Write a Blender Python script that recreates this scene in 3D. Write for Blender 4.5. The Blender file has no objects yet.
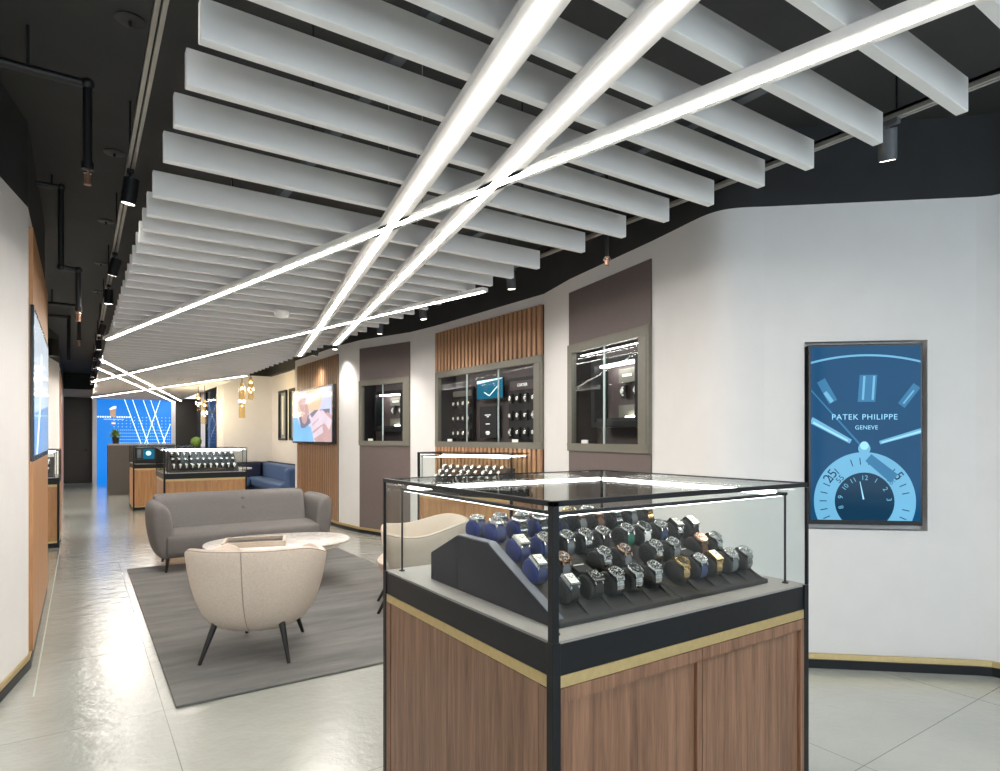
import bpy, bmesh, math, random
from mathutils import Vector, Matrix
PI = math.pi
random.seed(7)
sc = bpy.context.scene
C = sc.collection

# ------------------------------------------------------------------ camera, world, lights, exposure
cam_d = bpy.data.cameras.new('camera')
cam = bpy.data.objects.new('camera', cam_d)
C.objects.link(cam)
cam_d.sensor_width = 36.0
cam_d.lens = 22.5
cam_d.shift_y = 0.0515
cam_d.clip_start = 0.05
cam_d.clip_end = 100
cam.location = (0, 0, 1.4)
cam.rotation_euler = (PI / 2, 0, -math.atan2(420, 625))
sc.camera = cam

sc.view_settings.view_transform = 'Standard'
sc.view_settings.look = 'None'
sc.view_settings.gamma = 1.0
sc.view_settings.use_curve_mapping = False
sc.view_settings.exposure = 0.66
try:
    sc.cycles.transparent_max_bounces = 24
    sc.cycles.max_bounces = 9
    sc.cycles.glossy_bounces = 5
    sc.cycles.diffuse_bounces = 5
    sc.cycles.sample_clamp_indirect = 6.0
    sc.cycles.caustics_reflective = False
    sc.cycles.caustics_refractive = False
except Exception:
    pass

world = bpy.data.worlds.new('world')
sc.world = world
world.use_nodes = True
bg = world.node_tree.nodes['Background']
bg.inputs[0].default_value = (0.78, 0.88, 1.0, 1)
bg.inputs[1].default_value = 1.2


def area(name, loc, rot, size, size_y, power, color):
    l = bpy.data.lights.new(name, 'AREA')
    l.shape = 'RECTANGLE'
    l.size = size
    l.size_y = size_y
    l.energy = power
    l.color = color
    o = bpy.data.objects.new(name, l)
    C.objects.link(o)
    o.location = loc
    o.rotation_euler = rot
    return o


# daylight outside the shop window behind the camera
area('daylight_window', (1.3, -3.5, 1.75), (PI / 2, 0, 0), 5.6, 2.2, 62, (0.86, 0.93, 1.0))


# ------------------------------------------------------------------ materials
def new_mat(name):
    m = bpy.data.materials.new(name)
    m.use_nodes = True
    nt = m.node_tree
    return m, nt, nt.nodes['Principled BSDF']


def setp(b, **k):
    for n, v in k.items():
        n = n.replace('_', ' ')
        if n in b.inputs:
            b.inputs[n].default_value = v


def col(c):
    return (c[0], c[1], c[2], 1)


def S(r, g, b):
    f = lambda v: ((v / 255.0 + 0.055) / 1.055) ** 2.4 if v > 10 else v / 255.0 / 12.92
    return (f(r), f(g), f(b))


def plain(name, c, rough=0.5, metal=0.0, var=0.06, scale=30, coat=0.0, bump=0.0, spec=None):
    m, nt, b = new_mat(name)
    N, L = nt.nodes, nt.links
    tc = N.new('ShaderNodeTexCoord')
    no = N.new('ShaderNodeTexNoise')
    no.inputs['Scale'].default_value = scale
    no.inputs['Detail'].default_value = 4
    L.new(tc.outputs['Object'], no.inputs['Vector'])
    r = N.new('ShaderNodeValToRGB')
    r.color_ramp.elements[0].position = 0.3
    r.color_ramp.elements[1].position = 0.7
    r.color_ramp.elements[0].color = col([x * (1 - var) for x in c])
    r.color_ramp.elements[1].color = col([min(1, x * (1 + var)) for x in c])
    L.new(no.outputs['Fac'], r.inputs['Fac'])
    L.new(r.outputs['Color'], b.inputs['Base Color'])
    setp(b, Roughness=rough, Metallic=metal)
    if coat:
        setp(b, Coat_Weight=coat, Coat_Roughness=0.05)
    if spec is not None:
        setp(b, Specular_IOR_Level=spec)
    if bump:
        bp = N.new('ShaderNodeBump')
        bp.inputs['Strength'].default_value = bump
        bp.inputs['Distance'].default_value = 0.003
        L.new(no.outputs['Fac'], bp.inputs['Height'])
        L.new(bp.outputs['Normal'], b.inputs['Normal'])
    return m


def wood(name, dark, light, sc3=(26, 26, 1.2), rough=0.42):
    m, nt, b = new_mat(name)
    N, L = nt.nodes, nt.links
    tc = N.new('ShaderNodeTexCoord')
    mp = N.new('ShaderNodeMapping')
    mp.inputs['Scale'].default_value = sc3
    L.new(tc.outputs['Object'], mp.inputs['Vector'])
    no = N.new('ShaderNodeTexNoise')
    no.inputs['Scale'].default_value = 1.6
    no.inputs['Detail'].default_value = 6
    no.inputs['Distortion'].default_value = 0.6
    L.new(mp.outputs['Vector'], no.inputs['Vector'])
    n2 = N.new('ShaderNodeTexNoise')
    n2.inputs['Scale'].default_value = 9
    n2.inputs['Detail'].default_value = 3
    L.new(mp.outputs['Vector'], n2.inputs['Vector'])
    mx = N.new('ShaderNodeMath')
    mx.operation = 'MULTIPLY_ADD'
    L.new(n2.outputs['Fac'], mx.inputs[0])
    mx.inputs[1].default_value = 0.35
    ad = N.new('ShaderNodeMath')
    ad.operation = 'MULTIPLY'
    ad.inputs[1].default_value = 0.7
    L.new(no.outputs['Fac'], ad.inputs[0])
    L.new(ad.outputs[0], mx.inputs[2])
    r = N.new('ShaderNodeValToRGB')
    r.color_ramp.elements[0].position = 0.33
    r.color_ramp.elements[1].position = 0.68
    r.color_ramp.elements[0].color = col(dark)
    r.color_ramp.elements[1].color = col(light)
    L.new(mx.outputs[0], r.inputs['Fac'])
    L.new(r.outputs['Color'], b.inputs['Base Color'])
    bp = N.new('ShaderNodeBump')
    bp.inputs['Strength'].default_value = 0.12
    bp.inputs['Distance'].default_value = 0.001
    L.new(mx.outputs[0], bp.inputs['Height'])
    L.new(bp.outputs['Normal'], b.inputs['Normal'])
    setp(b, Roughness=rough)
    return m


def fabric(name, c, scale=420, var=0.22, rough=0.9):
    m, nt, b = new_mat(name)
    N, L = nt.nodes, nt.links
    tc = N.new('ShaderNodeTexCoord')
    cols = []
    for i, s3 in enumerate([(1, 1, 0.18), (0.22, 0.22, 1)]):
        mp = N.new('ShaderNodeMapping')
        mp.inputs['Scale'].default_value = s3
        L.new(tc.outputs['Object'], mp.inputs['Vector'])
        no = N.new('ShaderNodeTexNoise')
        no.inputs['Scale'].default_value = scale
        no.inputs['Detail'].default_value = 2
        L.new(mp.outputs['Vector'], no.inputs['Vector'])
        cols.append(no)
    mx = N.new('ShaderNodeMath')
    mx.operation = 'ADD'
    L.new(cols[0].outputs['Fac'], mx.inputs[0])
    L.new(cols[1].outputs['Fac'], mx.inputs[1])
    hf = N.new('ShaderNodeMath')
    hf.operation = 'MULTIPLY'
    hf.inputs[1].default_value = 0.5
    L.new(mx.outputs[0], hf.inputs[0])
    r = N.new('ShaderNodeValToRGB')
    r.color_ramp.elements[0].position = 0.38
    r.color_ramp.elements[1].position = 0.62
    r.color_ramp.elements[0].color = col([x * (1 - var) for x in c])
    r.color_ramp.elements[1].color = col([min(1, x * (1 + var)) for x in c])
    L.new(hf.outputs[0], r.inputs['Fac'])
    L.new(r.outputs['Color'], b.inputs['Base Color'])
    bp = N.new('ShaderNodeBump')
    bp.inputs['Strength'].default_value = 0.25
    bp.inputs['Distance'].default_value = 0.002
    L.new(hf.outputs[0], bp.inputs['Height'])
    L.new(bp.outputs['Normal'], b.inputs['Normal'])
    setp(b, Roughness=rough, Specular_IOR_Level=0.25)
    return m


def emis(name, c, strength, base=(0.8, 0.8, 0.8)):
    m, nt, b = new_mat(name)
    setp(b, Base_Color=col(base), Roughness=0.4)
    b.inputs['Emission Color'].default_value = col(c)
    b.inputs['Emission Strength'].default_value = strength
    return m


def screen_mat(name, c, strength=1.0):
    # a lit display pixel area behind a glossy cover
    m, nt, b = new_mat(name)
    N, L = nt.nodes, nt.links
    setp(b, Base_Color=(0.004, 0.004, 0.005, 1), Roughness=0.08, Specular_IOR_Level=0.11)
    tc = N.new('ShaderNodeTexCoord')
    no = N.new('ShaderNodeTexNoise')
    no.inputs['Scale'].default_value = 3
    L.new(tc.outputs['Object'], no.inputs['Vector'])
    r = N.new('ShaderNodeValToRGB')
    r.color_ramp.elements[0].color = col([x * 0.85 for x in c])
    r.color_ramp.elements[1].color = col([min(1, x * 1.15) for x in c])
    L.new(no.outputs['Fac'], r.inputs['Fac'])
    L.new(r.outputs['Color'], b.inputs['Emission Color'])
    b.inputs['Emission Strength'].default_value = strength
    return m


def glass_mat(name, tint=(0.96, 0.98, 0.975), refl=0.9, ior=1.45):
    m = bpy.data.materials.new(name)
    m.use_nodes = True
    nt = m.node_tree
    N, L = nt.nodes, nt.links
    for n in list(N):
        N.remove(n)
    out = N.new('ShaderNodeOutputMaterial')
    tr = N.new('ShaderNodeBsdfTransparent')
    tr.inputs['Color'].default_value = col(tint)
    gl = N.new('ShaderNodeBsdfGlossy')
    gl.inputs['Roughness'].default_value = 0.01
    gl.inputs['Color'].default_value = (refl, refl, refl, 1)
    lw = N.new('ShaderNodeLayerWeight')
    lw.inputs['Blend'].default_value = 0.5
    pw_ = N.new('ShaderNodeMath')
    pw_.operation = 'POWER'
    pw_.inputs[1].default_value = 5.0
    L.new(lw.outputs['Facing'], pw_.inputs[0])
    f0 = ((ior - 1) / (ior + 1)) ** 2
    fr = N.new('ShaderNodeMath')
    fr.operation = 'MULTIPLY_ADD'
    fr.inputs[1].default_value = 0.42 - f0
    fr.inputs[2].default_value = f0
    L.new(pw_.outputs[0], fr.inputs[0])
    mx = N.new('ShaderNodeMixShader')
    # tiny procedural unevenness of the pane
    tc = N.new('ShaderNodeTexCoord')
    no = N.new('ShaderNodeTexNoise')
    no.inputs['Scale'].default_value = 2
    L.new(tc.outputs['Object'], no.inputs['Vector'])
    bp = N.new('ShaderNodeBump')
    bp.inputs['Strength'].default_value = 0.01
    L.new(no.outputs['Fac'], bp.inputs['Height'])
    L.new(bp.outputs['Normal'], gl.inputs['Normal'])
    L.new(fr.outputs[0], mx.inputs[0])
    L.new(tr.outputs[0], mx.inputs[1])
    L.new(gl.outputs[0], mx.inputs[2])
    L.new(mx.outputs[0], out.inputs[0])
    return m


def floor_material():
    m, nt, b = new_mat('polished_tile_floor')
    N, L = nt.nodes, nt.links
    tc = N.new('ShaderNodeTexCoord')
    mp = N.new('ShaderNodeMapping')
    mp.inputs['Location'].default_value = (-0.357, -1.345, 0)
    L.new(tc.outputs['Object'], mp.inputs['Vector'])
    br = N.new('ShaderNodeTexBrick')
    br.offset = 0
    br.inputs['Scale'].default_value = 1
    br.inputs['Mortar Size'].default_value = 0.0022
    br.inputs['Mortar Smooth'].default_value = 0.3
    br.inputs['Brick Width'].default_value = 1.207
    br.inputs['Row Height'].default_value = 1.137
    br.inputs['Color1'].default_value = col((0.47, 0.49, 0.455))
    br.inputs['Color2'].default_value = col((0.485, 0.505, 0.47))
    br.inputs['Mortar'].default_value = col((0.22, 0.23, 0.21))
    L.new(mp.outputs['Vector'], br.inputs['Vector'])
    no = N.new('ShaderNodeTexNoise')
    no.inputs['Scale'].default_value = 1.1
    no.inputs['Detail'].default_value = 5
    L.new(tc.outputs['Object'], no.inputs['Vector'])
    r = N.new('ShaderNodeValToRGB')
    r.color_ramp.elements[0].position = 0.35
    r.color_ramp.elements[1].position = 0.65
    r.color_ramp.elements[0].color = (0.86, 0.87, 0.86, 1)
    r.color_ramp.elements[1].color = (1, 1, 1, 1)
    L.new(no.outputs['Fac'], r.inputs['Fac'])
    mx = N.new('ShaderNodeMix')
    mx.data_type = 'RGBA'
    mx.blend_type = 'MULTIPLY'
    mx.inputs[0].default_value = 1
    L.new(br.outputs['Color'], mx.inputs[6])
    L.new(r.outputs['Color'], mx.inputs[7])
    L.new(mx.outputs[2], b.inputs['Base Color'])
    n2 = N.new('ShaderNodeTexNoise')
    n2.inputs['Scale'].default_value = 7
    n2.inputs['Detail'].default_value = 6
    n2.inputs['Roughness'].default_value = 0.65
    L.new(tc.outputs['Object'], n2.inputs['Vector'])
    bp = N.new('ShaderNodeBump')
    bp.inputs['Strength'].default_value = 0.30
    bp.inputs['Distance'].default_value = 0.02
    L.new(n2.outputs['Fac'], bp.inputs['Height'])
    L.new(bp.outputs['Normal'], b.inputs['Normal'])
    L.new(bp.outputs['Normal'], b.inputs['Coat Normal'])
    setp(b, Roughness=0.22, Coat_Weight=0.9, Coat_Roughness=0.06, Coat_IOR=1.5)
    return m


def rug_material():
    m, nt, b = new_mat('grey_woven_rug')
    N, L = nt.nodes, nt.links
    tc = N.new('ShaderNodeTexCoord')
    mp = N.new('ShaderNodeMapping')
    mp.inputs['Scale'].default_value = (0.9, 4.5, 1)
    L.new(tc.outputs['Object'], mp.inputs['Vector'])
    no = N.new('ShaderNodeTexNoise')
    no.inputs['Scale'].default_value = 1.4
    no.inputs['Detail'].default_value = 6
    no.inputs['Roughness'].default_value = 0.6
    L.new(mp.outputs['Vector'], no.inputs['Vector'])
    r = N.new('ShaderNodeValToRGB')
    r.color_ramp.elements[0].position = 0.3
    r.color_ramp.elements[1].position = 0.68
    r.color_ramp.elements[0].color = col((0.075, 0.077, 0.080))
    r.color_ramp.elements[1].color = col((0.200, 0.198, 0.190))
    L.new(no.outputs['Fac'], r.inputs['Fac'])
    L.new(r.outputs['Color'], b.inputs['Base Color'])
    n2 = N.new('ShaderNodeTexNoise')
    n2.inputs['Scale'].default_value = 260
    L.new(tc.outputs['Object'], n2.inputs['Vector'])
    bp = N.new('ShaderNodeBump')
    bp.inputs['Strength'].default_value = 0.6
    bp.inputs['Distance'].default_value = 0.004
    L.new(n2.outputs['Fac'], bp.inputs['Height'])
    L.new(bp.outputs['Normal'], b.inputs['Normal'])
    setp(b, Roughness=0.95, Sheen_Weight=0.3, Specular_IOR_Level=0.2)
    return m


def marble_material():
    m, nt, b = new_mat('white_marble')
    N, L = nt.nodes, nt.links
    tc = N.new('ShaderNodeTexCoord')
    no = N.new('ShaderNodeTexNoise')
    no.inputs['Scale'].default_value = 4
    no.inputs['Detail'].default_value = 8
    no.inputs['Distortion'].default_value = 1.6
    L.new(tc.outputs['Object'], no.inputs['Vector'])
    r = N.new('ShaderNodeValToRGB')
    r.color_ramp.elements[0].position = 0.44
    r.color_ramp.elements[0].color = col((0.80, 0.76, 0.72))
    r.color_ramp.elements[1].position = 0.56
    r.color_ramp.elements[1].color = col((0.80, 0.77, 0.73))
    e = r.color_ramp.elements.new(0.5)
    e.color = col((0.62, 0.57, 0.53))
    L.new(no.outputs['Fac'], r.inputs['Fac'])
    L.new(r.outputs['Color'], b.inputs['Base Color'])
    setp(b, Roughness=0.22)
    return m


M = {}
M['white'] = plain('white_wall_paint', (0.80, 0.79, 0.785), 0.6, var=0.015, scale=6)
M['baffle'] = plain('white_baffle', (0.88, 0.87, 0.86), 0.55, var=0.015, scale=8)
M['black'] = plain('black_ceiling_paint', (0.022, 0.023, 0.025), 0.75, var=0.15, scale=4)
M['ceil'] = plain('dark_grey_ceiling', (0.036, 0.037, 0.036), 0.75, var=0.1, scale=3)
M['metal'] = plain('black_powder_coat', (0.006, 0.007, 0.009), 0.42, var=0.1, scale=40, spec=0.3)
M['duct'] = plain('black_pipe', (0.010, 0.010, 0.011), 0.4, var=0.1)
M['rail'] = plain('aluminium_track', (0.42, 0.40, 0.36), 0.4, 0.6, var=0.08, scale=12)
M['walnut'] = wood('walnut_veneer', (0.125, 0.060, 0.033), (0.345, 0.185, 0.110))
M['oak'] = wood('warm_oak', (0.34, 0.165, 0.065), (0.56, 0.30, 0.135))
M['slat'] = wood('slat_oak', (0.33, 0.170, 0.085), (0.54, 0.31, 0.175), (40, 40, 1.5))
M['slatback'] = plain('slat_backing', (0.030, 0.016, 0.010), 0.8)  # dark backing; the shade of the slats' side faces is put into its colour
M['gold'] = plain('brushed_brass', (0.60, 0.46, 0.22), 0.36, 0.55, var=0.06, scale=60)
M['taupe'] = plain('taupe_panel', (0.150, 0.118, 0.112), 0.5, var=0.03, scale=20)
M['greige'] = plain('greige_metal_frame', (0.185, 0.178, 0.148), 0.42, 0.2, var=0.04)
M['darkint'] = plain('dark_cabinet_lining', (0.022, 0.018, 0.020), 0.6)
M['brownint'] = plain('brown_cabinet_lining', (0.090, 0.068, 0.068), 0.6)
M['glass'] = glass_mat('clear_glass', refl=0.6)
M['glassd'] = glass_mat('cabinet_glass', (0.93, 0.95, 0.95), 0.55, 1.22)
M['glasse'] = plain('glass_edge', (0.55, 0.66, 0.64), 0.15)
M['deck'] = plain('grey_display_deck', (0.33, 0.31, 0.295), 0.5, var=0.05)
M['tray'] = plain('charcoal_display_leatherette', (0.042, 0.040, 0.040), 0.6, var=0.1, scale=200, bump=0.1, spec=0.2)
M['navy'] = plain('navy_display_block', (0.007, 0.009, 0.020), 0.6, var=0.02, scale=3, spec=0.12)
M['traytop'] = plain('slate_display_top', (0.13, 0.14, 0.17), 0.5)
M['cushion'] = plain('charcoal_watch_cushion', (0.022, 0.022, 0.022), 0.55, var=0.12, scale=200, spec=0.25)
M['cushblue'] = plain('royal_blue_watch_cushion', (0.003, 0.020, 0.14), 0.5, var=0.12, scale=200, spec=0.25)
M['cushgrey'] = plain('taupe_watch_cushion', (0.13, 0.11, 0.10), 0.6, var=0.1, scale=200)
M['led'] = emis('led_strip', (1.0, 0.94, 0.865), 42.0)
M['ledcase'] = emis('case_led', (1.0, 0.96, 0.90), 10.0)
M['ledsoft'] = emis('cabinet_led', (1.0, 0.96, 0.92), 16.0)
M['ledbody'] = plain('white_led_profile', (0.82, 0.80, 0.78), 0.5, var=0.01)
M['lens'] = emis('spot_lens', (1.0, 0.94, 0.85), 6.0)
M['floor'] = floor_material()
M['rug'] = rug_material()
M['sofa'] = fabric('grey_sofa_fabric', (0.185, 0.175, 0.170), 380, 0.18)
M['cream'] = fabric('cream_woven_fabric', (0.68, 0.59, 0.51), 240, 0.08)
M['creamdark'] = fabric('cream_piping', (0.36, 0.31, 0.26), 330, 0.1)
M['leg'] = plain('black_leg', (0.010, 0.010, 0.010), 0.35)
M['marble'] = marble_material()
M['traycream'] = plain('cream_tray_leather', (0.62, 0.52, 0.42), 0.5, bump=0.1, scale=80)
M['traydark'] = plain('dark_tray_lining', (0.028, 0.025, 0.024), 0.45)
M['steel'] = plain('polished_steel', (0.72, 0.72, 0.71), 0.18, 1.0, var=0.04)
M['rosegold'] = plain('rose_gold', (0.80, 0.50, 0.34), 0.2, 1.0, var=0.04)
M['ygold'] = plain('yellow_gold', (0.80, 0.58, 0.28), 0.22, 1.0, var=0.04)
M['dwhite'] = plain('white_dial', (0.85, 0.84, 0.80), 0.35)
M['dblack'] = plain('black_dial', (0.015, 0.015, 0.017), 0.3)
M['dblue'] = plain('blue_dial', (0.010, 0.035, 0.18), 0.3)
M['dgreen'] = plain('green_dial', (0.02, 0.13, 0.07), 0.35)
M['sblack'] = plain('black_strap', (0.016, 0.015, 0.015), 0.55, bump=0.2, scale=300)
M['sgrey'] = plain('grey_strap', (0.16, 0.17, 0.18), 0.5, bump=0.2, scale=300)
M['sblue'] = plain('blue_strap', (0.03, 0.05, 0.13), 0.5, bump=0.2, scale=300)
M['sgreen'] = plain('green_strap', (0.02, 0.16, 0.10), 0.5, bump=0.2, scale=300)
M['swhite'] = plain('white_strap', (0.82, 0.81, 0.80), 0.4)
M['sbrown'] = plain('brown_strap', (0.17, 0.08, 0.05), 0.5, bump=0.2, scale=300)
M['bluefab'] = fabric('blue_velvet', (0.075, 0.135, 0.28), 200, 0.2, 0.6)
M['navyfab'] = fabric('navy_leather', (0.025, 0.030, 0.070), 200, 0.2, 0.5)
M['lead'] = plain('charcoal_door', (0.040, 0.038, 0.034), 0.5, var=0.05)
M['deskgrey'] = plain('charcoal_desk_laminate', (0.062, 0.057, 0.052), 0.5, var=0.05)
M['amber'] = glass_mat('amber_ribbed_glass', (0.93, 0.80, 0.55), 0.9, 1.6)
M['bulb'] = emis('warm_bulb', (1.0, 0.78, 0.48), 10.0)
M['leaf'] = plain('green_leaf', (0.16, 0.28, 0.045), 0.5, var=0.4, scale=30)
M['pot'] = plain('dark_pot', (0.02, 0.02, 0.02), 0.4)
M['bluewall'] = emis('backlit_blue_wall', (0.0, 0.185, 0.66), 0.66, (0.0, 0.12, 0.45))
M['blueline'] = emis('white_light_line', (0.65, 0.86, 1.0), 1.3)
M['bluedash'] = emis('pale_blue_mark', (0.04, 0.28, 0.78), 0.8)
M['logowhite'] = emis('lit_logo_letter', (0.7, 0.85, 1.0), 0.8)
M['logobronze'] = plain('bronze_logo', (0.62, 0.42, 0.28), 0.35, 0.7)
M['paper'] = plain('white_card', (0.85, 0.84, 0.82), 0.5)
M['lettering'] = emis('white_lettering', (0.9, 0.88, 0.86), 0.7)
M['steelgrey'] = plain('mirror_glass', (0.42, 0.45, 0.46), 0.12, 0.7)
M['bracket'] = plain('dark_carrier', (0.11, 0.12, 0.135), 0.5)
M['whiteplastic'] = plain('white_plastic', (0.78, 0.77, 0.74), 0.4)
M['brassred'] = plain('copper_sprinkler', (0.45, 0.25, 0.17), 0.35, 0.8)


# ------------------------------------------------------------------ mesh builder
class MB:
    def __init__(self):
        self.v, self.f, self.mi, self.mats, self.sm = [], [], [], [], []

    def m(self, mat):
        if mat not in self.mats:
            self.mats.append(mat)
        return self.mats.index(mat)

    def add(self, vs, fs, mat, smooth=False, T=None):
        k = len(self.v)
        i = self.m(mat)
        for p in vs:
            p = Vector(p)
            if T is not None:
                p = T @ p
            self.v.append(p)
        for f in fs:
            self.f.append([a + k for a in f])
            self.mi.append(i)
            self.sm.append(smooth)
        return self

    def box(self, a, b, mat, T=None):
        x0, y0, z0 = [min(a[i], b[i]) for i in range(3)]
        x1, y1, z1 = [max(a[i], b[i]) for i in range(3)]
        vs = [(x0, y0, z0), (x1, y0, z0), (x1, y1, z0), (x0, y1, z0), (x0, y0, z1), (x1, y0, z1), (x1, y1, z1), (x0, y1, z1)]
        fs = [(0, 3, 2, 1), (4, 5, 6, 7), (0, 1, 5, 4), (1, 2, 6, 5), (2, 3, 7, 6), (3, 0, 4, 7)]
        return self.add(vs, fs, mat, False, T)

    def prism(self, poly, h0, h1, mat, T=None, smooth=False):
        # poly in XY (counter-clockwise), extruded in Z
        n = len(poly)
        vs = [(p[0], p[1], h0) for p in poly] + [(p[0], p[1], h1) for p in poly]
        fs = [tuple(reversed(range(n))), tuple(range(n, 2 * n))]
        self.add(vs, fs, mat, False, T)
        self.add(vs, [(i, (i + 1) % n, n + (i + 1) % n, n + i) for i in range(n)], mat, smooth, T)
        return self

    def tube(self, a, b, r0, r1=None, mat=None, n=12, T=None):
        a, b = Vector(a), Vector(b)
        r1 = r0 if r1 is None else r1
        d = (b - a).normalized()
        u = d.orthogonal().normalized()
        w = d.cross(u)
        vs = []
        for p, r in ((a, r0), (b, r1)):
            for i in range(n):
                t = 2 * PI * i / n
                vs.append(p + (u * math.cos(t) + w * math.sin(t)) * r)
        self.add(vs, [(i, (i + 1) % n, n + (i + 1) % n, n + i) for i in range(n)], mat, True, T)
        self.add(vs, [tuple(reversed(range(n))), tuple(range(n, 2 * n))], mat, False, T)
        return self

    def path(self, pts, r, mat, n=10, T=None):
        for i in range(len(pts) - 1):
            self.tube(pts[i], pts[i + 1], r, r, mat, n, T)
        for p in pts[1:-1]:
            self.ball(p, r * 1.02, mat, T=T)
        return self

    def lathe(self, prof, mat, n=24, T=None, smooth=True):
        vs, fs = [], []
        for (r, z) in prof:
            for i in range(n):
                t = 2 * PI * i / n
                vs.append((r * math.cos(t), r * math.sin(t), z))
        m_ = len(prof)
        for j in range(m_ - 1):
            for i in range(n):
                fs.append((j * n + i, j * n + (i + 1) % n, (j + 1) * n + (i + 1) % n, (j + 1) * n + i))
        fs.append(tuple(reversed(range(n))))
        fs.append(tuple((m_ - 1) * n + i for i in range(n)))
        return self.add(vs, fs, mat, smooth, T)

    def ball(self, c, r, mat, n=10, s=(1, 1, 1), T=None):
        prof = [(math.sin(PI * j / n), -math.cos(PI * j / n)) for j in range(1, n)]
        vs = [(c[0], c[1], c[2] - r * s[2])]
        k = 2 * n
        for (a, z) in prof:
            for i in range(k):
                t = 2 * PI * i / k
                vs.append((c[0] + r * s[0] * a * math.cos(t), c[1] + r * s[1] * a * math.sin(t), c[2] + r * s[2] * z))
        vs.append((c[0], c[1], c[2] + r * s[2]))
        fs = [(0, 1 + (i + 1) % k, 1 + i) for i in range(k)]
        for j in range(len(prof) - 1):
            for i in range(k):
                fs.append((1 + j * k + i, 1 + j * k + (i + 1) % k, 1 + (j + 1) * k + (i + 1) % k, 1 + (j + 1) * k + i))
        l = 1 + (len(prof) - 1) * k
        fs += [(l + i, l + (i + 1) % k, len(vs) - 1) for i in range(k)]
        return self.add(vs, fs, mat, True, T)

    def grid(self, rows, mat, close_u=False, close_v=False, smooth=True, caps=False, T=None):
        m_, n = len(rows), len(rows[0])
        vs = [p for r in rows for p in r]
        fs = []
        for j in range(m_ if close_v else m_ - 1):
            for i in range(n if close_u else n - 1):
                j2, i2 = (j + 1) % m_, (i + 1) % n
                fs.append((j * n + i, j * n + i2, j2 * n + i2, j2 * n + i))
        if caps:
            fs.append(tuple(reversed(range(n))))
            fs.append(tuple((m_ - 1) * n + i for i in range(n)))
        return self.add(vs, fs, mat, smooth, T)

    def build(self, name, parent=None, bevel=0.0, seg=2, loc=None, recalc=True):
        me = bpy.data.meshes.new(name)
        me.from_pydata([tuple(p) for p in self.v], [], self.f)
        for m_ in self.mats:
            me.materials.append(M[m_])
        for p, i, s in zip(me.polygons, self.mi, self.sm):
            p.material_index = i
            p.use_smooth = s
        if recalc:
            bm = bmesh.new()
            bm.from_mesh(me)
            bmesh.ops.remove_doubles(bm, verts=bm.verts, dist=1e-6)
            bmesh.ops.recalc_face_normals(bm, faces=bm.faces)
            bm.to_mesh(me)
            bm.free()
        if any(self.sm):
            me.set_sharp_from_angle(angle=math.radians(42))
        o = bpy.data.objects.new(name, me)
        C.objects.link(o)
        if parent is not None:
            o.parent = parent
        if loc is not None:
            o.location = loc
        if bevel:
            b = o.modifiers.new('bevel', 'BEVEL')
            b.width = bevel
            b.segments = seg
            b.limit_method = 'ANGLE'
            b.angle_limit = math.radians(40)
            b.harden_normals = False
        return o


def tag(o, label, cat, group=None):
    o['label'] = label
    o['category'] = cat
    if group:
        o['group'] = group
    return o


def thing(name, label, cat, loc=(0, 0, 0), rz=0.0, group=None):
    o = bpy.data.objects.new(name, None)
    o.empty_display_size = 0.1
    C.objects.link(o)
    o.location = loc
    o.rotation_euler = (0, 0, rz)
    return tag(o, label, cat, group)


def struct(o):
    o['kind'] = 'structure'
    return o


def copy_tree(o, parent=None):
    c = o.copy()
    C.objects.link(c)
    if parent is not None:
        c.parent = parent
    for ch in list(o.children):
        copy_tree(ch, c)
    return c


ORD = ['first', 'second', 'third', 'fourth', 'fifth', 'sixth', 'seventh', 'eighth', 'ninth', 'tenth', 'eleventh', 'twelfth',
       'thirteenth', 'fourteenth', 'fifteenth', 'sixteenth', 'seventeenth', 'eighteenth', 'nineteenth']
TENS = {2: 'twent', 3: 'thirt', 4: 'fort', 5: 'fift', 6: 'sixt', 7: 'sevent', 8: 'eight', 9: 'ninet'}


def ordn(i):
    n = i + 1
    if n < 20:
        return ORD[n - 1]
    a, b = divmod(n, 10)
    if b == 0:
        return TENS[a] + 'ieth'
    return TENS[a] + 'y-' + ORD[b - 1]


def frame_T(p0, p1, z=0.0):
    # local x runs from p0 to p1 along the wall, local y points OUT of the room, local z is up
    d = Vector((p1[0] - p0[0], p1[1] - p0[1], 0))
    L_ = d.length
    d.normalize()
    n = Vector((-d.y, d.x, 0))
    T = Matrix(((d.x, n.x, 0, p0[0]), (d.y, n.y, 0, p0[1]), (0, 0, 1, z), (0, 0, 0, 1)))
    return T, L_


# ------------------------------------------------------------------ the setting
CZ = 3.3      # black ceiling
WT = 2.82     # top of the white wall

mb = MB().box((-3.2, -3.3, -0.1), (6.5, 24.5, 0), 'floor')
struct(mb.build('floor'))
mb = MB().box((-3.2, -3.3, CZ), (6.5, 24.5, CZ + 0.1), 'ceil')
struct(mb.build('ceiling'))

# right wall plan, walked from far to near so that the room lies on the local -y side
NV = dict(a=(3.33, 11.66), b=(3.337, 9.46), c=(3.41, 8.75), d=(3.712, 7.70), e=(3.77, 7.05), f=(3.82, 4.90), g=(3.655, 4.311), h=(3.44, 3.144))
curve = [(3.385, 2.89), (3.350, 2.74), (3.325, 2.61), (3.325, 2.51), (3.355, 2.43), (3.42, 2.355), (3.50, 2.29)]
TVL, TVR = (3.655, 2.158), (4.165, 1.730)
niche_dir = None
right_far = [(3.33, 11.66), (3.337, 9.46), (3.41, 8.75), (3.712, 7.70), (3.77, 7.05), (3.82, 4.90), (3.655, 4.311), (3.44, 3.144)] + curve
right_near = [(4.40, 1.497), (4.45, 1.44), (4.47, 1.36), (4.47, -3.25)]

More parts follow.
